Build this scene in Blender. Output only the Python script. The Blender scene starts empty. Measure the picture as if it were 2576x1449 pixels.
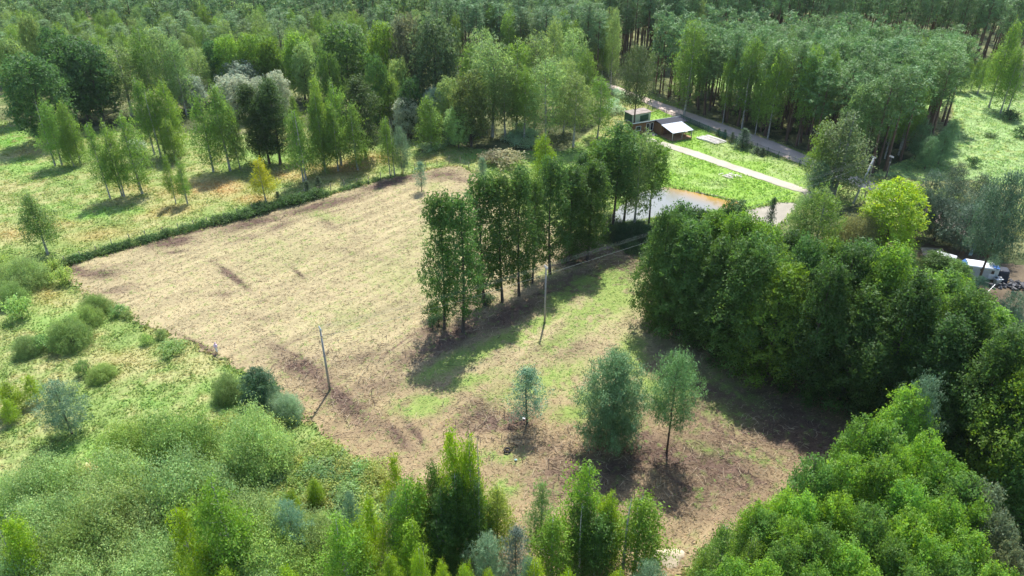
import bpy, math, random
import numpy as np
from mathutils import Vector, Matrix
R = math.radians
C = bpy.context.scene.collection
scn = bpy.context.scene
random.seed(7)
rng = np.random.default_rng(7)

# ------------------------------------------------------------------ camera, sky, sun, exposure
CAM_H, PITCH, FPX = 56.0, 30.0, 1806.0
cam = bpy.data.cameras.new("Camera"); cam_o = bpy.data.objects.new("Camera", cam); C.objects.link(cam_o)
cam.sensor_width = 36; cam.lens = FPX / 2576 * 36; cam.clip_end = 3000; cam.clip_start = 0.5
cam_o.location = (0, 0, CAM_H); cam_o.rotation_euler = (R(90 - PITCH), 0, 0)
scn.camera = cam_o
SUN_EL, SUN_AZ = 58.0, 9.5           # elevation; clockwise from +Y
w = bpy.data.worlds.new("World"); scn.world = w; w.use_nodes = True
nt = w.node_tree; bg = nt.nodes['Background']
sky = nt.nodes.new('ShaderNodeTexSky'); sky.sky_type = 'NISHITA'; sky.sun_disc = False
sky.sun_elevation = R(SUN_EL); sky.sun_rotation = R(SUN_AZ)
nt.links.new(sky.outputs[0], bg.inputs[0]); bg.inputs[1].default_value = 0.15
sl = bpy.data.lights.new("Sun", 'SUN'); sl.energy = 4.6; sl.angle = R(0.5); sl.color = (1, 0.965, 0.91)
so = bpy.data.objects.new("Sun", sl); C.objects.link(so)
sd = Vector((math.sin(R(SUN_AZ)) * math.cos(R(SUN_EL)), math.cos(R(SUN_AZ)) * math.cos(R(SUN_EL)), math.sin(R(SUN_EL))))
so.rotation_euler = (-sd).to_track_quat('-Z', 'Y').to_euler(); so.location = (0, 60, 150)
vs = scn.view_settings; vs.view_transform = 'Standard'; vs.look = 'None'; vs.gamma = 1; vs.exposure = 0.78
scn.cycles.max_bounces = 6; scn.cycles.diffuse_bounces = 3; scn.cycles.glossy_bounces = 2
scn.cycles.transmission_bounces = 3; scn.cycles.volume_bounces = 0; scn.cycles.use_denoising = True

# ------------------------------------------------------------------ survey helpers: from a bearing to a place on the ground
CP, SP = math.cos(R(PITCH)), math.sin(R(PITCH))
def G(x, y, z=0.0):
    u = (x - 1288) / FPX; v = (724.5 - y) / FPX
    t = (z - CAM_H) / (-SP + v * CP)
    return (u * t, (CP + v * SP) * t)
def place(xt, yt, yb, wpx):
    """ground spot, height and crown radius of something whose top and foot are seen"""
    Y = G(1288, yb)[1]
    v = (724.5 - yt) / FPX
    h = CAM_H + Y * (-SP + v * CP) / (CP + v * SP) 
    d = Y * CP - (h - CAM_H) * SP
    return (xt - 1288) * d / FPX, Y, h, wpx * d / FPX / 2
def in_poly(px, py, poly):
    ins = np.zeros(px.shape, bool); n = len(poly); j = n - 1
    for i in range(n):
        xi, yi = poly[i]; xj, yj = poly[j]
        if yi != yj:
            c = ((yi > py) != (yj > py)) & (px < (xj - xi) * (py - yi) / (yj - yi) + xi)
            ins ^= c
        j = i
    return ins
def vnoise(x, y, seed=0):
    xi = np.floor(x).astype(np.int64); yi = np.floor(y).astype(np.int64); fx = x - xi; fy = y - yi
    def hsh(a, b):
        n = (a * 374761393 + b * 668265263 + seed * 974711) & 0x7fffffff
        n = ((n ^ (n >> 13)) * 1274126177) & 0x7fffffff
        return ((n ^ (n >> 16)) & 0xffff) / 65535.0
    sx = fx * fx * (3 - 2 * fx); sy = fy * fy * (3 - 2 * fy)
    a = hsh(xi, yi) * (1 - sx) + hsh(xi + 1, yi) * sx
    b = hsh(xi, yi + 1) * (1 - sx) + hsh(xi + 1, yi + 1) * sx
    return a * (1 - sy) + b * sy
def fbm(x, y, seed=0, o=4):
    s = 0; a = .5
    for k in range(o):
        s = s + a * vnoise(x, y, seed + k); x = x * 2.03; y = y * 2.03; a *= .5
    return s / (1 - .5 ** o)
def sstep(a, b, x):
    t = np.clip((x - a) / (b - a), 0, 1); return t * t * (3 - 2 * t)

# ------------------------------------------------------------------ mesh and material helpers
def mesh_np(name, V, F, col=None, mats=(), smooth=False, attr='Col', fmat=None):
    """V (n,3), F (m,k) arrays of one face size"""
    me = bpy.data.meshes.new(name); V = np.ascontiguousarray(V, np.float32); F = np.asarray(F)
    me.vertices.add(len(V)); me.vertices.foreach_set('co', V.ravel())
    k = F.shape[1]; me.loops.add(F.size); me.loops.foreach_set('vertex_index', F.ravel().astype(np.int32))
    me.polygons.add(len(F)); me.polygons.foreach_set('loop_start', np.arange(0, F.size, k, dtype=np.int32))
    me.polygons.foreach_set('loop_total', np.full(len(F), k, np.int32))
    if smooth: me.polygons.foreach_set('use_smooth', np.ones(len(F), bool))
    if fmat is not None: me.polygons.foreach_set('material_index', np.asarray(fmat, np.int32))
    me.update(calc_edges=True)
    if col is not None:
        a = me.color_attributes.new(attr, 'FLOAT_COLOR', 'POINT')
        c = np.ones((len(V), 4), np.float32); c[:, :col.shape[1]] = col; a.data.foreach_set('color', c.ravel())
    for m in mats: me.materials.append(m)
    return me
def link(name, me, parent=None, loc=None):
    o = bpy.data.objects.new(name, me); C.objects.link(o)
    if parent is not None: o.parent = parent
    if loc is not None: o.location = loc
    return o
def tag(o, label=None, cat=None, group=None, kind=None):
    if label: o['label'] = label
    if cat: o['category'] = cat
    if group: o['group'] = group
    if kind: o['kind'] = kind
    return o
def thing(name, label, cat, loc, rz=0.0, group=None):
    o = bpy.data.objects.new(name, None); C.objects.link(o); o.location = loc; o.rotation_euler = (0, 0, rz)
    o.empty_display_size = .3
    return tag(o, label, cat, group)
class MB:
    """collects shapes with mixed faces"""
    def __init__(s): s.v = []; s.f = []
    def add(s, V, F):
        n = len(s.v); s.v += [tuple(p) for p in V]; s.f += [tuple(i + n for i in f) for f in F]; return s
    def box(s, c, d, rz=0, rx=0, ry=0, taper=1.0):
        M = Matrix.Translation(c) @ Matrix.Rotation(rz, 4, 'Z') @ Matrix.Rotation(ry, 4, 'Y') @ Matrix.Rotation(rx, 4, 'X')
        V = []
        for z in (-.5, .5):
            t = taper if z > 0 else 1
            for x, y in ((-.5, -.5), (.5, -.5), (.5, .5), (-.5, .5)): V.append(M @ Vector((x * d[0] * t, y * d[1] * t, z * d[2])))
        return s.add(V, [(3, 2, 1, 0), (4, 5, 6, 7), (0, 1, 5, 4), (1, 2, 6, 5), (2, 3, 7, 6), (3, 0, 4, 7)])
    def tube(s, P, rad, n=8, cap=True):
        P = [Vector(p) for p in P]
        if not hasattr(rad, '__len__'): rad = [rad] * len(P)
        V = []; F = []
        for i, p in enumerate(P):
            t = (P[min(i + 1, len(P) - 1)] - P[max(i - 1, 0)]).normalized()
            a = t.cross(Vector((0, 0, 1)) if abs(t.z) < .9 else Vector((1, 0, 0))).normalized(); b = t.cross(a)
            for k in range(n):
                an = 2 * math.pi * k / n; V.append(p + (a * math.cos(an) + b * math.sin(an)) * rad[i])
        for i in range(len(P) - 1):
            for k in range(n):
                F.append((i * n + k, i * n + (k + 1) % n, (i + 1) * n + (k + 1) % n, (i + 1) * n + k))
        if cap: F.append(tuple(range(n - 1, -1, -1))); F.append(tuple((len(P) - 1) * n + k for k in range(n)))
        return s.add(V, F)
    def quad(s, a, b, c, d): return s.add([a, b, c, d], [(0, 1, 2, 3)])
    def slab(s, pts, thick):
        """polygon (any 3-D points) given thickness downwards"""
        n = len(pts); V = list(pts) + [(p[0], p[1], p[2] - thick) for p in pts]
        return s.add(V, [tuple(range(n)), tuple(range(2 * n - 1, n - 1, -1))] + [(i, i + n, (i + 1) % n + n, (i + 1) % n) for i in range(n)])
    def mesh(s, name, mat, smooth=False, bevel=0):
        me = bpy.data.meshes.new(name); me.from_pydata([tuple(p) for p in s.v], [], s.f); me.materials.append(mat)
        if smooth: me.polygons.foreach_set('use_smooth', [True] * len(me.polygons))
        me.update(); return me
    def build(s, name, mat, parent=None, loc=None, smooth=False, bevel=0):
        o = link(name, s.mesh(name, mat, smooth), parent, loc)
        if bevel:
            b = o.modifiers.new('bevel', 'BEVEL'); b.width = bevel; b.segments = 2
        return o

def nodes(name):
    m = bpy.data.materials.new(name); m.use_nodes = True; n = m.node_tree; return m, n, n.nodes['Principled BSDF'], n.nodes['Material Output']
def mat(name, col, rough=.8, metal=0, var=.25, scale=3.0, bump=.3, col2=None, spec=.3, stretch=(1, 1, 1)):
    m, n, p, out = nodes(name); p.inputs['Roughness'].default_value = rough; p.inputs['Metallic'].default_value = metal
    p.inputs['Specular IOR Level'].default_value = spec
    tc = n.nodes.new('ShaderNodeTexCoord'); mp = n.nodes.new('ShaderNodeMapping'); mp.inputs['Scale'].default_value = stretch
    n.links.new(tc.outputs['Object'], mp.inputs[0])
    t = n.nodes.new('ShaderNodeTexNoise'); t.inputs['Scale'].default_value = scale; t.inputs['Detail'].default_value = 6
    n.links.new(mp.outputs[0], t.inputs[0])
    r = n.nodes.new('ShaderNodeValToRGB'); r.color_ramp.elements[0].position = .3; r.color_ramp.elements[1].position = .7
    c2 = col2 or tuple(c * (1 + var) for c in col)
    r.color_ramp.elements[0].color = (*[c * (1 - var) for c in col], 1) if not col2 else (*col, 1); r.color_ramp.elements[1].color = (*c2, 1)
    n.links.new(t.outputs[0], r.inputs[0]); n.links.new(r.outputs[0], p.inputs['Base Color'])
    if bump:
        b = n.nodes.new('ShaderNodeBump'); b.inputs['Strength'].default_value = bump; b.inputs['Distance'].default_value = .03
        n.links.new(t.outputs[0], b.inputs['Height']); n.links.new(b.outputs[0], p.inputs['Normal'])
    return m
def foliage_mat(name, trans=.42, rough=.55, spec=.25, objcol=True):
    """leaf: object colour times each leaf's own tint, part of the light goes through"""
    m, n, p, out = nodes(name); L = n.links
    at = n.nodes.new('ShaderNodeVertexColor'); at.layer_name = 'Col'
    mx = n.nodes.new('ShaderNodeMix'); mx.data_type = 'RGBA'; mx.blend_type = 'MULTIPLY'; mx.inputs[0].default_value = 1
    if objcol:
        oi = n.nodes.new('ShaderNodeObjectInfo'); L.new(oi.outputs['Color'], mx.inputs[6])
    else: mx.inputs[6].default_value = (1, 1, 1, 1)
    L.new(at.outputs[0], mx.inputs[7])
    L.new(mx.outputs[2], p.inputs['Base Color']); p.inputs['Roughness'].default_value = rough; p.inputs['Specular IOR Level'].default_value = spec
    tr = n.nodes.new('ShaderNodeBsdfTranslucent')
    hs = n.nodes.new('ShaderNodeHueSaturation'); hs.inputs['Hue'].default_value = .49; hs.inputs['Saturation'].default_value = 1.12; hs.inputs['Value'].default_value = 1.7
    L.new(mx.outputs[2], hs.inputs['Color']); L.new(hs.outputs[0], tr.inputs[0])
    ms = n.nodes.new('ShaderNodeMixShader'); ms.inputs[0].default_value = trans
    L.new(p.outputs[0], ms.inputs[1]); L.new(tr.outputs[0], ms.inputs[2]); L.new(ms.outputs[0], out.inputs[0])
    return m
M_LEAF = foliage_mat('leaves'); M_NEEDLE = foliage_mat('needles', .22, .6, .3); M_SILVER = foliage_mat('silver_leaves', .34, .6, .15)
M_GRASS = foliage_mat('grass_blades', .4, .7, .15, False); M_STRAW = foliage_mat('cut_straw', .12, .8, .15, False)
M_BARK = mat('grey_brown_bark', (.10, .08, .065), .95, var=.4, scale=2, bump=.6, stretch=(1, 1, .3))
M_PINEBARK = mat('red_brown_pine_bark', (.10, .07, .055), .95, scale=1.2, bump=.5, col2=(.165, .10, .065), stretch=(1, 1, .25))
M_BIRCHBARK = mat('white_birch_bark', (.18, .17, .15), .8, scale=2.5, bump=.2, col2=(.55, .53, .48), stretch=(1, 1, 1.5))

# ------------------------------------------------------------------ colours of the land, by region (real surface colours)
def gpoly(pts, z=0): return [G(x, y, z) for x, y in pts]
def sub_poly(poly, step, amp, seed):
    """resample a ground outline and roughen it"""
    out = []; n = len(poly)
    for i in range(n):
        a = np.array(poly[i]); b = np.array(poly[(i + 1) % n]); L = np.linalg.norm(b - a); k = max(1, int(L / step))
        for j in range(k):
            p = a + (b - a) * j / k; out.append(p)
    out = np.array(out)
    out[:, 0] += (fbm(out[:, 0] * .7, out[:, 1] * .7, seed) - .5) * 2 * amp
    out[:, 1] += (fbm(out[:, 0] * .7 + 50, out[:, 1] * .7, seed + 9) - .5) * 2 * amp
    return out
FIELD_PX = [(150,678),(215,655),(310,628),(420,598),(520,572),(620,549),(700,527),(800,500),(880,478),(960,453),(1040,437),(1090,424),(1130,418),
 (1168,420),(1198,438),(1222,470),(1250,505),(1330,545),(1420,575),(1500,603),(1560,628),(1605,650),(1660,690),(1690,800),(1740,850),(1860,905),
 (2010,960),(2150,1010),(2200,1060),(2160,1110),(2090,1160),(2030,1210),(1960,1275),(1860,1330),(1760,1390),(1720,1449),(1700,1600),(1350,1640),(1250,1530),(1180,1440),(1100,1330),
 (1000,1240),(940,1185),(870,1140),(800,1090),(750,1030),(690,972),(600,932),(540,893),(400,832),(330,802),(270,780),(200,725)]
FIELD = sub_poly(gpoly(FIELD_PX), 1.2, .7, 3)
LAWN = gpoly([(1540,470),(1600,300),(1660,275),(1720,300),(1830,355),(1930,390),(2050,432),(2120,470),(2030,520),(1900,540),(1760,560),(1560,560)])
FERN = gpoly([(2190,440),(2330,380),(2400,290),(2400,210),(2440,180),(2620,240),(2750,300),(2750,500),(2600,470),(2450,455),(2330,455)])
WOOD_BACK = gpoly([(-400,120),(0,300),(150,330),(330,330),(600,340),(720,310),(900,350),(1000,350),(1250,380),(1420,380),(1520,300),(1560,215),(1640,235),(1740,285),(1890,330),
 (2045,392),(2200,445),(2330,400),(2400,330),(2390,230),(2440,175),(2600,240),(2900,300),(2900,-60),(-400,-60)])
WOOD_R = gpoly([(1690,700),(1780,600),(2000,560),(2200,500),(2330,480),(2576,600),(2900,700),(3000,1600),(1800,1600),(1760,1400),(2060,1180),(2150,1110),(2150,1010),(1700,850)])
GLADE = gpoly([(1690,208),(1860,228),(2010,246),(2200,262),(2360,285),(2440,178),(2360,166),(2200,148),(1980,146),(1760,158)])
def blob(px, py, L):
    """soft elliptical patches given in picture bearings: (x, y, rx, ry, angle, weight)"""
    s = np.zeros(px.shape)
    for x, y, rx, ry, a, wt in L:
        c, q = math.cos(R(a)), math.sin(R(a)); dx = px - x; dy = py - y
        e = ((dx * c + dy * q) / rx) ** 2 + ((-dx * q + dy * c) / ry) ** 2
        s = np.maximum(s, wt * np.exp(-e * 1.2))
    return s
def bearing(X, Y):
    d = Y * CP + CAM_H * SP; up = Y * SP - CAM_H * CP
    return 1288 + FPX * X / d, 724.5 - FPX * up / d
ORANGE = [(500,470,90,22,-8,1),(560,470,60,25,0,1),(640,500,60,14,0,.8),(880,420,70,22,-10,1),(960,400,50,18,0,.8),(720,440,60,15,0,.7),(250,590,90,18,-8,.6),(150,560,80,16,0,.5),
 (30,590,50,18,0,.6),(420,530,90,16,-8,.6),(1090,400,60,10,0,.6),(60,380,50,14,0,.5),(330,470,60,14,0,.5),(780,420,90,14,0,.6),(300,900,70,20,0,.35),(120,740,50,30,0,.45),(420,830,60,16,0,.3),(2500,360,70,9,12,.5),(2560,640,60,60,0,.6),(1880,320,120,10,20,.6)]
LUSH = [(60,420,120,30,0,.7),(230,540,90,14,-8,1),(320,530,60,12,0,.8),(160,810,90,40,-20,.7),(20,350,60,30,0,1.3),(600,1000,120,50,0,.9),(880,1130,90,30,25,.9),(240,1130,120,30,-10,1),(360,1010,80,20,0,.6),
 (1500,430,250,60,10,.7),(120,520,120,10,-5,.6),(760,560,30,5,0,.5),(1290,400,200,30,0,.8),(700,400,150,25,0,.4)]
def land_color(X, Y):
    X = np.asarray(X, float); Y = np.asarray(Y, float); px, py = bearing(X, Y)
    n1 = fbm(X * .12, Y * .12, 11); n2 = fbm(X * .5, Y * .5, 21); n3 = fbm(X * 1.6, Y * 1.6, 31, 3)
    col = np.empty(X.shape + (3,))
    dry = np.array([.345, .325, .145]); gre = np.array([.19, .265, .075]); ora = np.array([.41, .27, .12]); dk = np.array([.11, .15, .05])
    t = sstep(.33, .62, n1 * .35 + n2 * .35 + n3 * .3 + .02)
    col[:] = dry * (1 - t[..., None]) + gre * t[..., None]
    o = blob(px, py, ORANGE) * sstep(.3, .62, n2 * .6 + n3 * .4 + .1); o = np.clip(o * 1.1, 0, .85)[..., None]; col = col * (1 - o) + ora * o
    l = np.clip(blob(px, py, LUSH) * sstep(.3, .6, n2 + .12), 0, 1)[..., None]; col = col * (1 - l) + np.array([.18, .32, .07]) * l
    d = sstep(.58, .74, n3 * .5 + n1 * .5)[..., None] * .35; col = col * (1 - d) + dk * d
    m = in_poly(X, Y, LAWN)[..., None]
    lawn = np.array([.215, .34, .065]) * (1 - sstep(.4, .65, n1)[..., None]) + np.array([.28, .36, .13]) * sstep(.4, .65, n1)[..., None]
    lawn = lawn * (.75 + .5 * n3[..., None]); col = np.where(m, lawn, col)
    m = in_poly(X, Y, FERN)[..., None]
    fern = np.array([.24, .34, .13]) * (.55 + .9 * n3[..., None]) + np.array([.05, .02, .0]) * sstep(.55, .7, n2)[..., None]
    col = np.where(m, fern, col)
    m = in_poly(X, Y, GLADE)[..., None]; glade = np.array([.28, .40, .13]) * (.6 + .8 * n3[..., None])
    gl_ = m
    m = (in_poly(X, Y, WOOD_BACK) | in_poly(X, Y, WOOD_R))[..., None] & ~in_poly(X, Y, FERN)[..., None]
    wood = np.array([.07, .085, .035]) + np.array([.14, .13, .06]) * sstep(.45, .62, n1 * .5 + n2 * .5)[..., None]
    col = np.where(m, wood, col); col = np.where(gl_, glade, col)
    return col

def color_mat(name, scale=3, lo=.6, hi=1.35, bump=.8, rough=.95, stretch=(1, 1, 1), dist=.15, rot=0):
    """the surface's own colour per region, broken up by fine noise"""
    m, n, p, out = nodes(name); L = n.links; p.inputs['Roughness'].default_value = rough; p.inputs['Specular IOR Level'].default_value = .1
    at = n.nodes.new('ShaderNodeVertexColor'); at.layer_name = 'Col'
    tc = n.nodes.new('ShaderNodeTexCoord'); mp = n.nodes.new('ShaderNodeMapping'); mp.inputs['Scale'].default_value = stretch; mp.inputs['Rotation'].default_value = (0, 0, rot)
    L.new(tc.outputs['Object'], mp.inputs[0])
    t = n.nodes.new('ShaderNodeTexNoise'); t.inputs['Scale'].default_value = scale; t.inputs['Detail'].default_value = 7; t.inputs['Roughness'].default_value = .7
    L.new(mp.outputs[0], t.inputs[0])
    mr = n.nodes.new('ShaderNodeMapRange'); mr.inputs[1].default_value = .3; mr.inputs[2].default_value = .7; mr.inputs[3].default_value = lo; mr.inputs[4].default_value = hi
    L.new(t.outputs[0], mr.inputs[0])
    vm = n.nodes.new('ShaderNodeVectorMath'); vm.operation = 'SCALE'; L.new(at.outputs[0], vm.inputs[0]); L.new(mr.outputs[0], vm.inputs['Scale'])
    L.new(vm.outputs[0], p.inputs['Base Color'])
    b = n.nodes.new('ShaderNodeBump'); b.inputs['Strength'].default_value = bump; b.inputs['Distance'].default_value = dist
    L.new(t.outputs[0], b.inputs['Height']); L.new(b.outputs[0], p.inputs['Normal'])
    return m
def grid(name, x0, x1, y0, y1, step, zf, cf, m, mask=None):
    nx = int((x1 - x0) / step) + 1; ny = int((y1 - y0) / step) + 1
    xs = x0 + np.arange(nx) * step; ys = y0 + np.arange(ny) * step; X, Y = np.meshgrid(xs, ys)
    Z = zf(X, Y); col = cf(X, Y)
    i = np.arange(nx * ny).reshape(ny, nx); F = np.stack([i[:-1, :-1], i[:-1, 1:], i[1:, 1:], i[1:, :-1]], -1)
    if mask is not None:
        k = mask(X[:-1, :-1] + step / 2, Y[:-1, :-1] + step / 2); F = F[k]
    F = F.reshape(-1, 4); used, inv = np.unique(F, return_inverse=True); F = inv.reshape(-1, 4)
    V = np.stack([X.ravel(), Y.ravel(), Z.ravel()], -1)[used]
    return mesh_np(name, V, F, col.reshape(-1, 3)[used], [m], True)

# ground: one sheet to the horizon (fine where it is near, coarse beyond)
M_LAND = color_mat('meadow_soil', 2.2, .55, 1.4, .9)
def land_z(X, Y): return -.005 - .06 * fbm(X * .35, Y * .35, 5)
xa = np.concatenate([np.linspace(-1500, -130, 40), np.arange(-128, 130, .8), np.linspace(132, 1500, 40)])
ya = np.concatenate([np.linspace(-600, 24, 20), np.arange(26, 200, .8), np.arange(202, 330, 3), np.linspace(340, 2200, 40)])
X, Y = np.meshgrid(xa, ya); i = np.arange(X.size).reshape(X.shape)
F = np.stack([i[:-1, :-1], i[:-1, 1:], i[1:, 1:], i[1:, :-1]], -1).reshape(-1, 4)
V = np.stack([X, Y, land_z(X, Y)], -1).reshape(-1, 3)
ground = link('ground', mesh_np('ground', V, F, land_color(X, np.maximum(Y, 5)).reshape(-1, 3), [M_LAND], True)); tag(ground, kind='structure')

# the cleared field
BROWN = [(640,560,120,14,-13,.8),(800,520,140,12,-14,.9),(430,610,70,14,-10,.9),(470,585,110,9,-12,.8),(250,690,60,14,0,.7),(190,680,50,14,20,.8),(300,730,60,12,-8,.5),(590,700,55,9,38,.9),(750,688,22,6,40,.9),(560,740,40,9,-6,.5),
 (700,570,50,12,-20,.6),(980,460,90,12,-15,.9),(1110,440,60,16,0,.6),(940,470,50,9,-15,.6),(760,930,90,34,20,.75),(700,880,50,18,30,.5),(860,1010,120,34,35,.8),(920,900,80,20,-10,.5),(1030,900,80,26,-25,.6),(960,970,120,25,-10,.5),(1140,850,150,40,-28,.85),
 (1290,790,150,36,-24,.85),(1430,720,150,40,-22,.9),(1540,680,110,46,-18,1),(1500,640,120,30,-15,.8),(1220,1050,60,40,30,.7),(1000,1100,60,18,40,.7),(1180,1070,50,30,0,.5),(1300,1060,60,26,0,.8),(1040,1085,40,12,50,.8),(1480,1200,180,80,10,.65),(1650,1140,200,60,20,.8),
 (1560,1180,90,50,0,.8),(1800,1170,160,100,30,.75),(1950,1060,260,70,22,1.1),(1780,1000,160,60,25,1),(1740,1230,120,80,30,.6),(1380,1130,80,30,0,.5),(1450,880,60,30,-20,.35),(1390,870,50,12,-30,.6),(1180,760,60,30,-30,.6),(1080,830,60,20,-25,.7),(500,870,70,8,28,.55),(1690,1420,80,20,0,.5),
 (1150,450,50,9,10,.5),(330,620,110,7,-12,.7),(620,600,60,10,-14,.5),(820,560,40,10,30,.4),(900,640,120,9,10,.25),(650,800,50,12,0,.3)]
GREEN = [(1540,740,70,60,-35,.9),(1480,790,80,40,-35,.8),(1420,850,80,24,-30,.5),(1370,960,140,40,-15,.6),(1440,1040,60,26,0,.7),(1480,1000,50,30,0,.6),(1080,1010,50,20,0,.9),(1050,1030,60,20,0,.8),(1180,960,90,20,-15,.6),(1590,900,36,60,0,1),(1240,870,120,20,-28,1),(1330,830,120,18,-28,1),
 (1120,920,90,20,-28,.9),(1420,750,60,22,-28,.9),(1500,700,90,16,-15,.7),(1640,980,60,30,30,.9),(1560,1060,60,26,0,.4),(1290,860,60,14,0,.7),(1000,700,130,60,10,.2),(1060,610,80,60,0,.16),(870,800,100,40,0,.2),(1250,1150,60,20,0,.6),(1270,1230,40,30,0,.6),(820,545,60,10,10,.35),(700,640,160,60,0,.12),(1090,470,30,10,0,.3),
 (1380,690,30,12,0,.4),(1830,1040,80,26,25,.4),(1900,1150,60,14,20,.3),(1840,975,120,24,30,.4),(1710,960,50,40,40,.7),(1770,1130,50,16,20,.25)]
RUTS = [(1000,1098,40,3,58,1),(1060,1110,22,4,75,1),(1820,1090,60,3,28,1),(1860,1130,70,3,30,1),(1940,1150,80,3,30,1),(1760,1150,70,3,32,.9),(1700,1210,60,3,32,1),(1650,1250,60,3,34,.9),(1600,1160,40,3,50,1),(1500,1130,30,3,55,1),(1540,1100,30,3,50,.8),(1600,1100,40,4,-20,1),(1910,1210,70,3,30,.8),(1860,1190,60,3,32,1),(1780,1060,50,3,26,.9),
 (1000,870,50,2.5,-36,1),(1240,1065,14,14,0,1),(1300,1050,20,12,0,.9),(505,870,24,4,28,1.1),(533,891,14,7,20,1.2),(440,635,40,4,-6,.9),(590,700,40,4,40,.9),(560,690,25,4,30,.7),(430,606,50,3,-10,.8),(830,535,60,3,-14,.6),(1480,1100,30,3,40,.8),(1280,1080,12,8,0,.8),(1960,1090,90,4,26,1),(2000,1050,70,4,24,1),(1690,1280,50,3,36,.8),(740,860,40,4,-25,.5),(760,905,60,4,30,.7),(840,980,60,4,36,.8),(1290,1085,10,6,0,.7)]
def field_masks(X, Y):
    px, py = bearing(X, Y)
    n2 = fbm(X * .45, Y * .45, 41); n3 = fbm(X * 1.5, Y * 1.5, 51); ns = fbm(X * .35 + Y * .1, Y * 1.7 - X * .4, 61)
    br = blob(px, py, BROWN) * sstep(.24, .55, n2 * .35 + n3 * .3 + ns * .35 + .12) + blob(px, py, RUTS) * (.5 + .5 * n3)
    br = np.clip(br * 1.3 + .5 * sstep(.6, .75, ns) * .55 + .12 * sstep(.5, .7, n3), 0, 1)
    gr = np.clip(1.7 * blob(px, py, GREEN) * sstep(.34, .6, n2 * .5 + n3 * .5 + .08) + .3 * sstep(.58, .72, n3) , 0, 1)
    return br, gr, n3, ns
def field_color(X, Y):
    br, gr, n3, ns = field_masks(X, Y)
    px, py = bearing(X, Y)
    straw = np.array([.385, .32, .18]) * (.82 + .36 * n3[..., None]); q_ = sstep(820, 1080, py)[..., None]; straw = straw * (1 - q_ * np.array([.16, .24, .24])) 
    brown = np.array([.135, .09, .068]) * (.7 + .6 * ns[..., None]); green = np.array([.21, .29, .07]) * (.75 + .5 * n3[..., None])
    st_ = vnoise((X * .62 + Y * .78) * .10, (Y * .62 - X * .78) * 1.1, 95) * .6 + vnoise((X * .62 + Y * .78) * .22, (Y * .62 - X * .78) * 2.3, 96) * .4
    c = straw * (1 - br[..., None]) + brown * br[..., None]; c = c * (.72 + .50 * st_[..., None]); g = (gr * .85)[..., None]
    return c * (1 - g) + green * g
def field_z(X, Y): return .002 + .07 * fbm(X * .9, Y * .9, 71) + .05 * vnoise(X * 2.7, Y * 2.7, 72)
M_FIELD = color_mat('mown_straw_and_mulch', 4.5, .62, 1.35, .9, stretch=(1, 2.6, 1), rot=R(25), dist=.12)
fx0, fy0 = FIELD.min(0); fx1, fy1 = FIELD.max(0)
def fmask(X, Y): return in_poly(X + (vnoise(X * 1.3, Y * 1.3, 77) - .5) * 1.2, Y + (vnoise(X * 1.3, Y * 1.3, 78) - .5) * 1.2, FIELD)
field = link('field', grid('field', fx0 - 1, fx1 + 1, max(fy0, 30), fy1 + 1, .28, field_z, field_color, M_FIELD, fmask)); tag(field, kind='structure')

def strip(name, pxl, m, z, col, wob=.25, step=1.0):
    """a road or path from its two edges (lists of bearings of equal length)"""
    a = np.array([G(*p) for p in pxl[0]]); b = np.array([G(*p) for p in pxl[1]]); n = int(np.linalg.norm(a[-1] - a[0]) / step)
    def rs(p):
        s = np.concatenate([[0], np.cumsum(np.linalg.norm(np.diff(p, axis=0), axis=1))]); t = np.linspace(0, s[-1], n)
        return np.stack([np.interp(t, s, p[:, 0]), np.interp(t, s, p[:, 1])], -1)
    a, b = rs(a), rs(b); K = 9; V = []
    for k in range(K):
        f = k / (K - 1); p = a * (1 - f) + b * f
        if k in (0, K - 1): p = p + (fbm(p[:, 0] * .9, p[:, 1] * .9, 81 + k)[:, None] - .5) * wob * 2
        V.append(np.column_stack([p, np.full(n, z) + .03 * (fbm(p[:, 0], p[:, 1], 5) - .5) + .04 * (1 - (2 * f - 1) ** 2)]))
    V = np.array(V).reshape(-1, 3); i = np.arange(K * n).reshape(K, n)
    F = np.stack([i[:-1, :-1], i[:-1, 1:], i[1:, 1:], i[1:, :-1]], -1).reshape(-1, 4)
    nn = fbm(V[:, 0] * .5, V[:, 1] * .5, 91); f = np.abs(2 * np.repeat(np.arange(K), n) / (K - 1) - 1)
    c = np.array(col) * (.8 + .4 * nn[:, None]); ed = (f > .8)[:, None]; c = np.where(ed, c * .6 + np.array([.12, .13, .06]) * .5, c)
    return tag(link(name, mesh_np(name, V, F, c, [m], True)), kind='structure')
M_ROAD = color_mat('gravel_road', 6, .8, 1.15, .3, dist=.05)
strip('road', ([(1425,172),(1500,198),(1560,220),(1640,250),(1750,288),(1850,323),(1950,357),(2050,400),(2150,440),(2215,466),(2330,515),(2480,580)],
               [(1415,178),(1490,206),(1553,230),(1625,261),(1700,296),(1780,325),(1900,368),(2050,428),(2150,466),(2205,486),(2320,545),(2470,615)]), M_ROAD, .03, (.56, .45, .38))
strip('path', ([(1630,345),(1678,359),(1760,383),(1850,415),(1950,447),(2027,474),(2080,500)],
               [(1625,355),(1672,370),(1750,396),(1850,431),(1945,462),(2018,486),(2070,515)]), M_ROAD, .03, (.43, .395, .325), .35)
M_SAND = color_mat('pale_sand', 5, .85, 1.12, .3, dist=.05)
YARD = sub_poly(gpoly([(1772,552),(1830,538),(1900,522),(1960,511),(2002,509),(2010,520),(1990,545),(1900,640),(1800,640),(1770,600)]), 1.5, .8, 13)
yx0, yy0 = YARD.min(0); yx1, yy1 = YARD.max(0)
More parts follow.
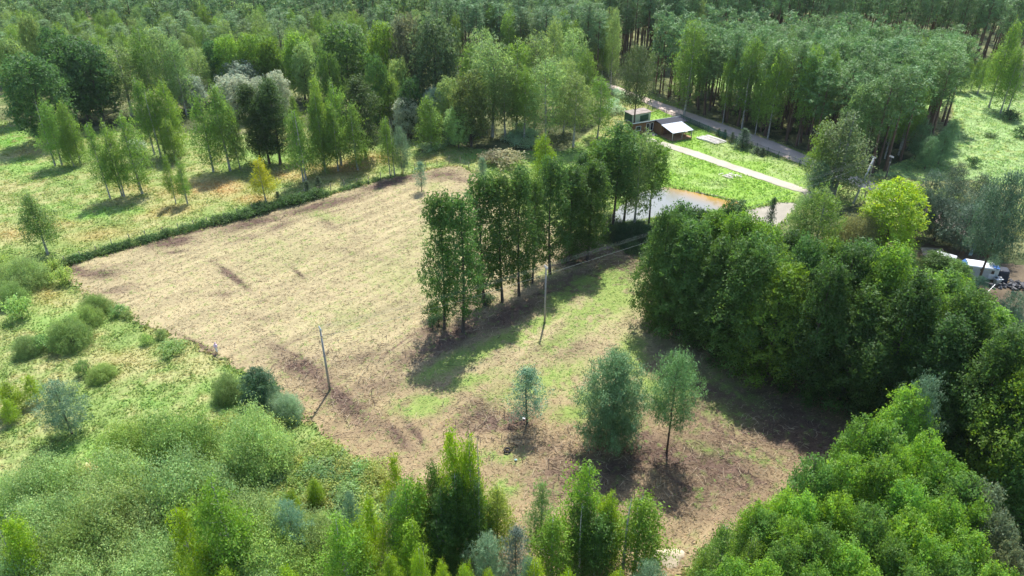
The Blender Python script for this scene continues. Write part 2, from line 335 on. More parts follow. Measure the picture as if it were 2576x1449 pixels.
tag(link('yard_ground', grid('yard_ground', yx0, yx1, yy0, yy1, .5, lambda X, Y: .03 + .05 * fbm(X, Y, 4), lambda X, Y: np.array([.38, .345, .28]) * (.7 + .3 * fbm(X * .6, Y * .6, 6)[..., None]), M_SAND, lambda X, Y: in_poly(X, Y, YARD))), kind='structure')
DIRT = sub_poly(gpoly([(2300,640),(2330,615),(2420,625),(2500,660),(2640,680),(2700,800),(2560,800),(2480,740),(2400,700)]), 1.5, 1.2, 15)
dx0, dy0 = DIRT.min(0); dx1, dy1 = DIRT.max(0)
tag(link('dirt_ground', grid('dirt_ground', dx0, dx1, dy0, dy1, .5, lambda X, Y: .03 + .05 * fbm(X, Y, 4), lambda X, Y: np.array([.135, .105, .07]) * (.5 + 1.0 * fbm(X * .6, Y * .6, 6)[..., None]), M_SAND, lambda X, Y: in_poly(X, Y, DIRT))), kind='structure')
# heap of pale sand at the bottom edge of the clearing
sx, sy = G(1683, 1402)
a = np.linspace(0, 2 * np.pi, 28, endpoint=False); rr = np.linspace(0, 1, 7); V = [(sx, sy, .75)]; Fs = []
for k in rr[1:]:
    for t in a:
        q = 1 + .25 * math.sin(3 * t) * k; V.append((sx + 1.5 * k * q * math.cos(t), sy + 1.1 * k * q * math.sin(t), .75 * (1 - k) ** 1.2 + .12 + .05 * random.random() - .15 * (k == 1)))
F = [(0, 1 + j, 1 + (j + 1) % 28) for j in range(28)] + [(1 + r_ * 28 + j, 1 + (r_ + 1) * 28 + j, 1 + (r_ + 1) * 28 + (j + 1) % 28, 1 + r_ * 28 + (j + 1) % 28) for r_ in range(5) for j in range(28)]
sand = MB(); sand.add(V, F); tag(sand.build('sand_heap', mat('heap_sand', (.52, .43, .31), .95, var=.15, scale=4), smooth=True), 'small heap of pale sand at the bottom edge of the clearing', 'sand heap')

# pond
m, n, p, out = nodes('pond_water'); L = n.links
p.inputs['Roughness'].default_value = .03; p.inputs['IOR'].default_value = 1.33; p.inputs['Specular IOR Level'].default_value = .9
at = n.nodes.new('ShaderNodeVertexColor'); at.layer_name = 'Col'; L.new(at.outputs[0], p.inputs['Base Color'])
t = n.nodes.new('ShaderNodeTexNoise'); t.inputs['Scale'].default_value = 1.5; t.inputs['Detail'].default_value = 3
b = n.nodes.new('ShaderNodeBump'); b.inputs['Strength'].default_value = .06; b.inputs['Distance'].default_value = .1; L.new(t.outputs[0], b.inputs['Height']); L.new(b.outputs[0], p.inputs['Normal'])
M_WATER = m
POND = sub_poly(gpoly([(1600,488),(1640,476),(1678,470),(1753,486),(1808,498),(1866,514),(1862,527),(1768,535),(1663,548),(1553,566),(1520,560),(1560,520)]), 1.5, .5, 19)
px0, py0 = POND.min(0); px1, py1 = POND.max(0)
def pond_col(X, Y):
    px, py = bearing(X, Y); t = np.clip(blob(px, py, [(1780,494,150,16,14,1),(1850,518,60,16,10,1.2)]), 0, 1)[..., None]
    return np.array([.22, .225, .20]) * (1 - t) + np.array([.36, .215, .05]) * t  # pale grey has the sky's reflection painted in; amber towards the right shore
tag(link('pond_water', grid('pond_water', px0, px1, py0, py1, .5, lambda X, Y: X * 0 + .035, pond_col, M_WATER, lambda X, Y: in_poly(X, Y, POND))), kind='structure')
# pale edging along the far shore
bk = MB(); e = [G(x, y) for x, y in [(1750,484),(1780,490),(1808,495),(1840,503),(1862,511),(1870,517)]]
bk.tube([(x, y, .08 + .04 * random.random()) for x, y in e], .10, 6)
tag(bk.build('shore_edging', mat('bleached_wood', (.55, .5, .42), .8)), 'pale narrow edging strip along the far shore of the pond', 'edging')
# ------------------------------------------------------------------ trees: crowns of leaf clumps on a limbed trunk
def rand_dir(n):
    d = rng.normal(size=(n, 3)); return d / np.linalg.norm(d, axis=1)[:, None]
def leaves(cen, nor, size, asp=.62, droop=0.0, tint=.22, base=(1, 1, 1)):
    n = len(cen); nor = nor / (np.linalg.norm(nor, axis=1)[:, None] + 1e-9)
    t = rand_dir(n); t[:, 2] -= droop * 2.5; t = t - nor * (t * nor).sum(1)[:, None]; t /= np.linalg.norm(t, axis=1)[:, None] + 1e-9
    b = np.cross(nor, t); s = (size * (.65 + .7 * rng.random(n)))[:, None] * .5
    V = np.stack([cen + t * s, cen + b * s * asp, cen - t * s, cen - b * s * asp], 1).reshape(-1, 3)
    F = np.arange(n * 4).reshape(-1, 4)
    v = 1 + (rng.random(n) - .5) * 2 * tint; hue = (rng.random(n) - .5) * .25
    c = np.stack([v * (1 + hue), v, v * (1 - hue * .6)], 1) * np.array(base); return V, F, np.repeat(c, 4, 0)
def lobe_crown(lobes, dens, size, asp=.62, droop=0, up=.35, jit=.7, tint=.22, tip=None, lobe_tint=.12, per=9):
    """lobes: rows of x, y, z, rx, ry, rz; each carries ragged twig tufts, each tuft a spray of leaves"""
    P, N, K = [], [], []
    for L_ in lobes:
        rad = np.array(L_[3:6]); area = 4 * math.pi * ((rad[0] * rad[1]) ** 1.6 + (rad[0] * rad[2]) ** 1.6 + (rad[1] * rad[2]) ** 1.6) ** .625 / 3 ** .625
        nt_ = max(3, int(area * dens * 1.05 / per)); d = rand_dir(nt_); d[:, 2] += up * np.abs(rng.normal(size=nt_)); d /= np.linalg.norm(d, axis=1)[:, None]
        r = 1 - .5 * rng.random(nt_) ** 1.3 + .30 * np.abs(rng.normal(size=nt_)) * (rng.random(nt_) < .4)
        tc = np.array(L_[:3]) + d * rad * r[:, None]; tn = d / rad * rad.min() + rand_dir(nt_) * jit; tn /= np.linalg.norm(tn, axis=1)[:, None]
        tr = (.15 * rad.mean() + .09) * (.7 + .7 * rng.random(nt_)); tk = 1 + (rng.random(nt_) - .5) * .34
        i_ = np.repeat(np.arange(nt_), per); n = len(i_); g_ = rng.normal(size=(n, 3)) * (tr[i_] * .8)[:, None]; g_ += d[i_] * (np.abs(rng.normal(size=n)) * tr[i_] * .9)[:, None]; g_[:, 2] -= droop * np.abs(rng.normal(size=n)) * tr[i_] * 1.6
        P.append(tc[i_] + g_); N.append(tn[i_] + rand_dir(n) * .5); K.append(tk[i_] * (1 + (random.random() - .5) * 2 * lobe_tint))
    P = np.concatenate(P); N = np.concatenate(N); K = np.concatenate(K); P[:, 2] = np.maximum(P[:, 2], .08)
    V, F, c = leaves(P, N, size, asp, droop, tint); c = c * np.repeat(K, 4)[:, None]
    return V, F, c
def trunk_mesh(name, h, r0, limbs, material, lean=.25, top=.97, n=7, stems=1):
    mb = MB()
    for sidx in range(stems):
        bx, by = (random.uniform(-lean, lean) * h * .08 for _ in range(2)); P = []; Rr = []
        ox, oy = (0, 0) if sidx == 0 else (random.uniform(-.9, .9), random.uniform(-.9, .9))
        for k in range(8):
            t = k / 7; P.append((ox * (1 - t * .4) + bx * math.sin(t * 2.2) + .04 * h * .1 * math.sin(5 * t + bx), oy * (1 - t * .4) + by * math.sin(t * 1.9), h * top * t - .25 * (k == 0)))
            Rr.append(r0 * (1.25 if k == 0 else 1) * (1 - t) ** .85 + .015)
        mb.tube(P, Rr, n, False)
    for L_ in limbs:
        z0 = max(h * .08, L_[2] - math.hypot(L_[0], L_[1]) * .55 - .3); t = min(z0 / (h * top), .95); x0 = bx * math.sin(t * 2.2); y0 = by * math.sin(t * 1.9)
        rr = max(.03, r0 * .38 * (1 - t)); mid = ((x0 + L_[0]) / 2 + random.uniform(-.1, .1), (y0 + L_[1]) / 2, (z0 + L_[2]) / 2 - .05 * h * .1)
        mb.tube([(x0, y0, z0), mid, (L_[0], L_[1], L_[2])], [rr, rr * .65, rr * .25], 4, False)
    me = mb.mesh(name, material, True); return me
def lobes_env(h, z0, Rf, n, rl, rz=None, fill=.72, top_r=None):
    out = []; rz = rz or rl
    for k in range(n):
        t = ((k + random.random()) / n) ** .92; Rr = Rf(t); an = k * 2.399963 + random.uniform(-.5, .5)
        rad = rl * (.45 + .6 * random.random()) * (.45 + .75 * min(1, Rr / Rf(.35))); q = max(0, Rr - rad * .75) * (fill + (1 - fill) * random.random()) * random.choice((1.12, 1.05, 1, .9, .6))
        out.append([q * math.cos(an), q * math.sin(an), z0 + (h - z0) * t, rad * (.85 + .3 * random.random()), rad * (.85 + .3 * random.random()), rz / rl * rad * (.85 + .3 * random.random())])
    return out
PROTO = {}
def make_proto(kind, v):
    """returns (crown mesh, trunk mesh, height, radius)"""
    bark, leafm, stems = M_BARK, M_LEAF, 1
    if kind == 'alder_column':
        h, r = 20, 3.3; z0 = 2.6 + .8 * (v % 3); ph = random.uniform(0, 6)
        lobes = lobes_env(h - .9, z0, lambda t: r * (math.sin(math.pi * (.20 + .74 * t)) ** .8) * (1 + .2 * math.sin(9 * t + ph)) + .1, 60, 1.15, 1.15, .72)
        for k in range(3): a_ = random.uniform(0, 6.28); q = random.uniform(.8, 1.7); lobes += [[q * math.cos(a_), q * math.sin(a_), h - 1.2 - z_ , .75 + .18 * z_, .75 + .18 * z_, 1.0] for z_ in (0, 1.4, 2.8)]
        for k in range(2): lobes.append([random.uniform(-.9, .9), random.uniform(-.9, .9), h - .7 - k * .8, .7, .7, .9])
        V, F, c = lobe_crown(lobes, 21, .27, tint=.25); r0 = .24
    elif kind == 'alder_high':
        h, r = 20, 3.2; z0 = 6.2 + .8 * (v % 3); ph = random.uniform(0, 6)
        lobes = lobes_env(h - .7, z0, lambda t: r * (math.sin(math.pi * (.2 + .72 * t)) ** .75) * (1 + .2 * math.sin(8 * t + ph)) + .1, 48, 1.15, 1.15, .72); V, F, c = lobe_crown(lobes, 15, .30, tint=.25); r0 = .2
    elif kind == 'alder_dense':
        h, r = 19, 4.8; z0 = .8
        ph = random.uniform(0, 6); lobes = lobes_env(h - 1.2, z0, lambda t: r * (1 - .25 * abs(.35 - t)) * (1 - max(0, t - .5) ** 1.7 * 2.0) * (1 + .13 * math.sin(8 * t + ph)) + .1, 96, 1.3, 1.25, .86)
        for k in range(4): a_ = random.uniform(0, 6.28); q = random.uniform(.4, 2.2); lobes += [[q * math.cos(a_), q * math.sin(a_), h - .8 - q * .6 - z_, .7 + .2 * z_, .7 + .2 * z_, .85] for z_ in (0, 1.3, 2.6)]; V, F, c = lobe_crown(lobes, 19, .27, jit=.5, tint=.25, lobe_tint=.16); r0 = .26
    elif kind == 'alder_near':
        h, r = 14, 3.4; z0 = .6
        lobes = lobes_env(h - .8, z0, lambda t: r * (1 - .2 * abs(.4 - t)) * (1 - max(0, t - .55) ** 1.7 * 2.1) + .1, 78, .95, 1.0, .85)
        for k in range(4): a_ = random.uniform(0, 6.28); q = random.uniform(.3, 1.7); lobes += [[q * math.cos(a_), q * math.sin(a_), h - .6 - q * .6 - z_, .5 + .16 * z_, .5 + .16 * z_, .6] for z_ in (0, .9, 1.8)]
        V, F, c = lobe_crown(lobes, 27, .23, jit=.5, tint=.25, lobe_tint=.16); r0 = .2
    elif kind == 'broadleaf':
        h, r = 18, 5.2; z0 = 2.5
        lobes = lobes_env(h - 1.2, z0, lambda t: r * (math.sin(math.pi * (.16 + .74 * t)) ** .6) + .1, 84, 1.5, 1.4, .85); V, F, c = lobe_crown(lobes, 9.5, .40, tint=.25); r0 = .32
    elif kind == 'birch':
        h, r = 12, 2.3; z0 = 1.8 + .5 * (v % 3)
        ph = random.uniform(0, 6); lobes = lobes_env(h - .8, z0, lambda t: r * (1 - t ** 1.3) ** .85 * (min(1, .66 + t * 2.2)) * (1 + .17 * math.sin(9 * t + ph)) + .15, 60, .78, 1.1, .74)
        lobes.append([0, 0, h - .6, .34, .34, .75])
        for k in range(2): a_ = random.uniform(0, 6.28); q = random.uniform(.6, 1.2); lobes += [[q * math.cos(a_), q * math.sin(a_), h * random.uniform(.80, .9) - z_, .34 + .12 * z_, .34 + .12 * z_, .8] for z_ in (0, .9, 1.8)]; V, F, c = lobe_crown(lobes, 24, .21, .42, .8, .2, .8, tint=.28); bark = M_BIRCHBARK; r0 = .12; stems = 1 + (v % 3 == 1)
    elif kind == 'birch_tall':
        h, r = 20, 3.3; z0 = 4.2 + .7 * (v % 3)
        lobes = lobes_env(h - .9, z0, lambda t: r * (math.sin(math.pi * (.2 + .70 * t)) ** .75) + .15, 66, 1.0, 1.6, .74)
        V, F, c = lobe_crown(lobes, 11, .33, .42, .9, .15, .8, tint=.28); bark = M_BIRCHBARK; r0 = .2
    elif kind == 'pine_tall':
        h, r = 22, 2.1; z0 = h * (.42 + .07 * (v % 3)); lobes = []
        n = 40
        for k in range(n):
            t = (k + random.random()) / n; Rr = r * (math.sin(math.pi * (.16 + .76 * t)) ** .7) * (.7 if t > .85 else 1); an = k * 2.4 + random.uniform(-.6, .6); q = Rr * random.uniform(.3, .95)
            s = random.uniform(.5, .95); lobes.append([q * math.cos(an), q * math.sin(an), z0 + (h - z0 - .4) * t + q * .2, s, s, s * .72])
        V, F, c = lobe_crown(lobes, 13, .38, .3, -.4, .5, .9, tint=.25); bark, leafm = M_PINEBARK, M_NEEDLE; r0 = .19
    elif kind in ('pine_young', 'pine_bare', 'pine_bushy'):
        h, r = 11, 3.2; z0 = dict(pine_young=1.6, pine_bare=3.6, pine_bushy=.9)[kind]; lobes = []
        W = 12; ph = random.uniform(0, 6)
        for wv in range(W):
            t = wv / (W - 1); Rr = r * (math.sin(math.pi * (.27 + .67 * t)) ** (.8 if kind == 'pine_bushy' else .95)) * (1 + .14 * math.sin(wv * 1.9 + ph)) + .2; m_ = 8 if t < .8 else 5
            for k in range(m_):
                an = 2 * math.pi * (k / m_) + wv * .7 + random.uniform(-.3, .3); L_ = Rr * random.uniform(.62, 1.12)
                for q in np.arange(.4, 1.01, .3 if Rr > 1.4 else .6):
                    s = (.26 + .30 * (1 - abs(.75 - q))) * (.8 + .2 * (1 - t)) * random.uniform(.7, 1.3)
                    lobes.append([q * L_ * math.cos(an + (q - .5) * .2), q * L_ * math.sin(an + (q - .5) * .2), z0 + (h - z0 - .5) * t + q * L_ * .3, s * 1.1, s * 1.1, s * .8])
        lobes.append([0, 0, h - .35, .3, .3, .45]); V, F, c = lobe_crown(lobes, 27 if kind != 'pine_bushy' else 62, .24, .26, -.8, .4, .9, tint=.25, per=8); bark, leafm = M_PINEBARK, M_NEEDLE; r0 = .13
        lobes = [l for l in lobes if math.hypot(l[0], l[1]) > .8][::3]
    elif kind == 'pine_thin':
        h, r = 7.5, 1.9; z0 = 1.6; lobes = []
        for wv in range(9):
            t = wv / 8; Rr = r * (1 - t) ** .6 * min(1, .6 + t * 1.6) + .1
            for k in range(6):
                an = 2 * math.pi * k / 6 + wv * .9 + random.uniform(-.3, .3); L_ = Rr * random.uniform(.6, 1.05)
                for q in (.55, 1): s = random.uniform(.2, .36); lobes.append([q * L_ * math.cos(an), q * L_ * math.sin(an), z0 + (h - z0 - .2) * t + q * L_ * .25, s * 1.2, s * 1.2, s * .8])
        V, F, c = lobe_crown(lobes, 52, .19, .25, -.8, .3, .9); bark, leafm = M_PINEBARK, M_NEEDLE; r0 = .08
    elif kind == 'spruce':
        h, r = 6, 1.5; z0 = .2; lobes = []
        for wv in range(14):
            t = wv / 13; Rr = r * (1 - t) ** .95 + .06
            for k in range(7):
                an = 2 * math.pi * k / 7 + wv * .5; 
                for q in (.5, .95): s = (.16 + .2 * (1 - t)) * random.uniform(.8, 1.2); lobes.append([q * Rr * math.cos(an), q * Rr * math.sin(an), z0 + (h - z0 - .2) * t - q * Rr * .25, s * 1.3, s * 1.3, s * .55])
        V, F, c = lobe_crown(lobes, 34, .17, .3, .2, .3, .8); leafm = M_NEEDLE; r0 = .09
    elif kind == 'willow':
        h, r = 5, 5; lobes = []
        n = 66
        for k in range(n):
            t = (k + .5) / n; el = math.asin(t); an = k * 2.39996; q = random.uniform(.66, 1.06) - .08; s = random.uniform(.6, 1.35)
            lobes.append([r * q * math.cos(el) * math.cos(an) * .84, r * q * math.cos(el) * math.sin(an) * .84, max(.4, (h - .5) * q * math.sin(el)), s, s, s * .9])
        V, F, c = lobe_crown(lobes, 44, .185, .42, 0, .5, .6, tint=.3, lobe_tint=.2, per=12); leafm = M_SILVER; r0 = .16; stems = 3; lobes = lobes[::4]
    elif kind == 'shrub':
        h, r = 1.6, 1.3; lobes = []
        for k in range(20):
            an = k * 2.4; q = random.random() ** .5; lobes.append([r * .75 * q * math.cos(an), r * .75 * q * math.sin(an), .25 + (h - .6) * (1 - q * q * .6) * random.uniform(.5, 1), .38, .38, .34])
        V, F, c = lobe_crown(lobes, 44, .17, .5, 0, .5, .9, tint=.3); r0 = .04; stems = 2; lobes = lobes[::3]
    elif kind == 'forb':
        h, r = 1.0, 1.4; lobes = []
        for k in range(14):
            an = k * 2.4; q = random.random() ** .5; lobes.append([r * .8 * q * math.cos(an), r * .8 * q * math.sin(an), .1 + .6 * random.random() * (1 - q * .6), .4, .4, .26])
        V, F, c = lobe_crown(lobes, 40, .17, .4, 0, .6, .9, tint=.3); r0 = .02; lobes = []
    step = max(1, len(lobes) // 22)
    tm = trunk_mesh('trunk', h, r0, lobes[::step], bark, stems=stems, top=.97 if kind not in ('willow', 'shrub', 'forb') else .7)
    return mesh_np('crown', V, F, np.clip(c, 0, 2), [leafm]), tm, h, r
NV = dict(alder_column=5, alder_dense=5, alder_near=5, broadleaf=5, birch=6, birch_tall=4, pine_tall=6, pine_young=4, pine_bare=1, pine_bushy=1, alder_high=4, pine_thin=2, spruce=2, willow=4, shrub=4, forb=2)
for k, n_ in NV.items(): PROTO[k] = [make_proto(k, v) for v in range(n_)]
NOUN = dict(alder_high='alder', pine_bare='pine', pine_bushy='pine', alder_column='alder', alder_dense='alder', alder_near='alder', broadleaf='broadleaf tree', birch='birch', birch_tall='birch', pine_tall='pine', pine_young='pine', pine_thin='pine', spruce='spruce', willow='willow bush', shrub='shrub', forb='leafy plant')
NAME = dict(alder_high='alder_tree', pine_bare='pine_tree', pine_bushy='pine_tree', alder_column='alder_tree', alder_dense='alder_tree', alder_near='alder_tree', broadleaf='broadleaf_tree', birch='birch_tree', birch_tall='birch_tree', pine_tall='pine_tree', pine_young='pine_tree', pine_thin='pine_tree', spruce='spruce_tree', willow='willow_bush', shrub='shrub', forb='leafy_plant')
CAT = dict(willow='bush', shrub='bush', forb='plant')
# leaf colours (measured reflectances, not picture colours)
ALD = (.088, .17, .042); ALDB = (.155, .27, .045); BIR = (.165, .27, .055); BIRY = (.22, .33, .03); BIRP = (.205, .30, .10); PIN = (.145, .245, .10); PINB = (.15, .255, .145); PINM = (.14, .25, .085)
WIL = (.30, .42, .15); WILS = (.40, .46, .33); LIN = (.075, .16, .05); MAP = (.285, .39, .05); SPR = (.05, .11, .05); GRN = (.18, .31, .06); OLV = (.22, .28, .10); DRY = (.36, .37, .25)
SPECS = []
def T(kind, X, Y, h, r, col, group, where, label=None, rz=None, var=None):
    if kind == 'willow' and h > r * 1.9:
        if Y > 110: kind = 'broadleaf'
        else: r = h / 1.55
    SPECS.append(dict(kind=kind, X=X, Y=Y, h=h, r=r, col=col, group=group, where=where, label=label, rz=rz, var=var))
def TP(kind, xt, yt, yb, wpx, col, group, where, label=None):
    X_, Y_, h, r = place(xt, yt, yb, wpx); T(kind, X_, Y_, h, r, col, group, where, label)
def TZ(kind, xt, yt, h, wpx, col, group, where, label=None):
    X_, Y_ = G(xt, yt, h); d = Y_ * CP - (h - CAM_H) * SP; T(kind, X_, Y_, h, wpx * d / FPX / 2, col, group, where, label)

g = 'slender alders in a row across the clearing'; wh = 'in the alder row across the cleared field'
for q in [(1098,482,828,92),(1150,486,836,112),(1212,440,768,100),(1262,436,760,92),(1308,422,745,86),(1343,446,713,62),(1393,398,690,92),(1440,412,664,96),(1492,404,655,96)]: TP('alder_column', *q, ALD, g, wh)
g = 'trees beside the pond'; wh = 'in the clump beside the pond'
TP('alder_high', 1512, 355, 582, 92, ALDB, g, wh); TP('alder_high', 1560, 306, 586, 104, ALD, g, wh); TP('birch_tall', 1618, 326, 575, 92, BIRP, g, wh); TP('alder_high', 1655, 352, 566, 78, ALDB, g, wh); TP('alder_high', 1588, 330, 562, 90, ALD, g, wh); TP('alder_column', 1470, 385, 590, 70, ALD, g, wh)
TP('birch', 1370, 330, 470, 64, BIRY, '', '', 'bright yellow-green pointed birch behind the row of alders')
TP('pine_thin', 1213, 402, 520, 44, PINB, '', '', 'small pale pine tip showing just above the left end of the alder row')
# dense alder belt on the right
g = 'dense dark alders along the right side of the clearing'
line = [(18.6, 85.5), (21.5, 83.0), (26.5, 77), (32.5, 70.5), (38.5, 65.5), (43, 60.5), (46.5, 54), (48.5, 47)]
BX = [1600,1640,1700,1760,1815,1860,1910,1960,2020,2090,2150,2230,2300,2350,2400,2450,2510,2560,2640]; BY = [545,520,498,500,525,503,520,570,548,590,590,598,612,628,668,708,745,790,850]
def along(pl, sp):
    pl = np.array(pl, float); s = np.concatenate([[0], np.cumsum(np.linalg.norm(np.diff(pl, axis=0), axis=1))]); t = np.arange(0, s[-1], sp)
    return np.stack([np.interp(t, s, pl[:, 0]), np.interp(t, s, pl[:, 1])], -1)
for row, (dx, dy, hh) in enumerate([(1.8, 1.4, 19), (5.0, 4.8, 20.5), (8.6, 8.4, 20.5), (12, 10, 19)]):
    if row == 3: pts = along([(p[0] + dx, p[1] + dy) for p in line[3:]], 5.0)
    else: pts = along([(p[0] + dx, p[1] + dy) for p in line], 4.5)
    for X_, Y_ in pts:
        X_ += random.uniform(-.7, .7); Y_ += random.uniform(-.7, .7); h_ = hh * random.uniform(.88, 1.1); jt = random.choice((-8, 0, 10, 20)) if X_ > 36 else random.choice((-8, -4, 2, 10))
        for _ in range(40):
            d_ = Y_ * CP - (h_ - CAM_H) * SP
            if 724.5 - FPX * (Y_ * SP + (h_ - CAM_H) * CP) / d_ < np.interp(1288 + FPX * X_ / d_, BX, BY) + jt: h_ -= .4
        if h_ < 10: continue
        T('alder_dense', X_, Y_, h_, random.uniform(3.3, 4.5), ALD if random.random() < .6 else ALDB, g, ('in the front row of the dark alder belt', 'in the second row of the dark alder belt', 'in the third row of the dark alder belt', 'at the back of the dark alder belt')[row])
# bright alders, lower right corner
g = 'bright green trees filling the lower right corner'; wh = 'among the bright trees in the lower right corner'
BR = [(2310,968,112,13),(2190,1050,118,13),(2255,1060,112,13),(2350,1085,100,13),(2400,1145,112,13),(2062,1152,128,13),(2150,1140,120,13),(2240,1152,120,13),(2440,1190,128,13),(1985,1232,92,11),(1912,1262,82,10),(1936,1282,90,10.5),(2035,1240,104,12),
 (2300,1212,116,13),(2200,1268,112,12.5),(2400,1245,104,13),(2008,1303,114,12),(2085,1325,110,12),(2310,1285,124,12.5),(2365,1350,116,12.5),(1990,1362,110,11.5),(2160,1368,122,12),(1855,1402,104,10.5),(2262,1350,110,12),(1935,1410,100,11),(2460,1330,120,12.5),(2420,1400,120,12),
 (2200,1430,120,11.5),(2060,1425,120,11.5),(2330,1430,120,12),(2120,1240,100,12),(2530,1420,120,12.5),(1790,1440,90,9.5),(2280,1120,90,12.5),(2480,1260,90,12.5)]
for k, (x, y, wp, h) in enumerate(BR): TZ('alder_near', x, y, h, wp, [(.195,.34,.055), (.165,.30,.05), (.14,.255,.055)][k % 3], g, wh)
for x, y, wp, h in [(1826,1308,112,11),(1903,1342,84,10.5),(1775,1380,80,9)]: TZ('birch', x, y, h, wp, BIR, 'drooping birches at the edge of the lower right trees', 'at the left edge of the lower right trees')
for x, y, wp, h in [(2490,1205,110,12.5),(2535,1290,110,12.5),(2560,1370,110,12)]: TZ('broadleaf', x, y, h, wp, (.15,.19,.10), 'grey-green trees at the right edge', 'in the lower part of the right edge')
TZ('pine_young', 2342, 955, 13.5, 110, PINB, '', '', 'blue-green pine poking out behind the highest bright tree at lower right')
# birches along the bottom edge
g = 'young birches along the bottom edge'; wh = 'among the birches along the bottom edge'
for q in [(1131,1060,1370,80),(1181,1077,1385,78),(1085,1150,1375,66),(1020,1190,1420,96),(985,1135,1335,56),(1052,1195,1400,60),(1480,1155,1400,112),(1395,1290,1475,98),(1620,1240,1450,122),(1540,1230,1410,70),
          (520,1200,1490,132),(442,1265,1500,76),(845,1290,1520,118),(925,1240,1420,60),(898,1300,1480,66),(6,1290,1500,84),(1108,1220,1420,90),(1165,1250,1400,80),(1150,1180,1400,90),(1195,1200,1410,80),(1100,1300,1450,90),(1030,1300,1470,90),(1470,1260,1440,90),(1510,1290,1450,90)]: TP('birch', q[0], q[1], q[2], q[3] * 1.22, ((.17,.29,.04) if q[3] > 90 else BIRY) if q[0] not in (1108, 1165, 1085, 1150, 1195, 1100, 1470, 1510) else (.09, .17, .035), g, wh)
TP('birch', 1248, 1215, 1395, 94, (.25,.31,.06), '', '', 'thin olive-yellow birch standing between the two tallest groups of bottom birches')
TP('birch', 1365, 1200, 1400, 82, BIRP, '', '', 'thin grey-green birch just left of the widest foreground birch')
for q in [(1350,1400,1560,84),(480,1400,1560,90),(560,1420,1570,90),(1050,1365,1560,66),(1110,1402,1560,62),(1166,1412,1560,64),(1430,1425,1580,66),(1562,1424,1570,60),(712,1412,1560,80),(975,1385,1560,80),(1230,1422,1560,50)]: TP('birch', *q, BIRY, 'small birches cut off by the bottom edge', 'of the small birches touching the bottom edge')
g = 'small birches in the thicket'; wh = 'of the small bright birches in the thicket'
for q in [(785,1200,1275,46),(730,1225,1310,38),(66,940,1010,46),(6,955,1030,56),(8,1000,1060,40)]: TP('birch', *q, BIRY, g, wh)
TP('pine_young', 716, 1262, 1415, 96, PINB, '', '', 'loose blue-green pine in the thicket right of the tallest lower-left birch')
g = 'blue-green pines at the bottom edge'; wh = 'of the blue-green pines along the bottom edge'
for q in [(1225,1350,1500,100),(1640,1418,1560,104),(1330,1405,1540,60),(990,1240,1400,60),(875,1240,1400,50)]: TP('pine_young', *q, PINB, g, wh)
TP('pine_thin', 1300, 1335, 1480, 96, (.15,.19,.14), '', '', 'spindly pale grey pine with bare stem between bottom edge birches')
# pines standing in the clearing
TP('pine_thin', 1328, 932, 1068, 112, PINB, '', '', 'small thin pine, leftmost of three standing in the clearing')
TP('pine_bushy', 1556, 893, 1122, 152, (.13, .23, .10), '', '', 'wide bushy blue-green pine in the middle of the clearing')
TP('pine_bare', 1712, 896, 1140, 124, PINM, '', '', 'slim pine with a bare lower trunk right of the bushy pine')
TP('pine_thin', 1056, 410, 482, 42, PINB, '', '', 'tiny pale pine alone at the far end of the straw field')
TP('pine_young', 130, 962, 1092, 104, (.17,.27,.15), '', '', 'pale pine with bent trunk alone in the meadow at far left')
TP('alder_near', 640, 928, 1018, 80, (.07,.13,.06), '', '', 'dark round young tree at the meadow edge left of the leaning pole')
# meadow birches, upper left
TP('birch', 62, 478, 640, 92, (.14,.22,.06), '', '', 'lone dark young tree in the pale meadow at the left edge')
g = 'birches scattered in the meadow behind the wire fence'; wh = 'of the birches in the meadow behind the wire fence'
for q in [(100,243,415,68),(150,246,410,50),(152,310,418,38),(218,300,500,56),(256,298,495,62),(300,276,487,92),(337,188,388,62),(372,215,390,66),(402,190,385,60),(415,293,405,54),(410,383,513,34),(443,391,512,36),(492,227,432,74),(532,200,430,84),
          (735,268,457,74),(785,182,425,60),(790,232,432,72),(828,252,430,66),(832,196,415,66),(880,248,428,68),(733,228,400,40),(968,287,443,50),(1075,233,375,70),(572,260,425,44)]: TP('birch', *q, BIR, g, wh)
for q in [(620,210,405,66),(668,195,412,84),(648,240,412,76),(900,192,398,86)]: TP('alder_column', *q, (.07,.12,.035), 'dark bushy trees among the meadow birches', 'of the dark bushy trees among the meadow birches')
TP('birch', 648, 392, 508, 66, (.30,.34,.03), '', '', 'small bright yellow birch leaning beside the hedge')
TP('pine_young', 1003, 320, 438, 46, PINB, '', '', 'slim blue-green pine at the right end of the meadow birches')
g = 'silvery willows behind the meadow birches'; wh = 'of the silvery willows behind the meadow birches'
for q in [(425,183,275,60),(470,188,280,64),(595,148,260,92),(578,185,300,98),(645,190,290,44),(690,175,300,60),(1020,240,345,64),(340,345,385,36),(1090,215,330,60)]: TP('willow', *q, WILS, g, wh)
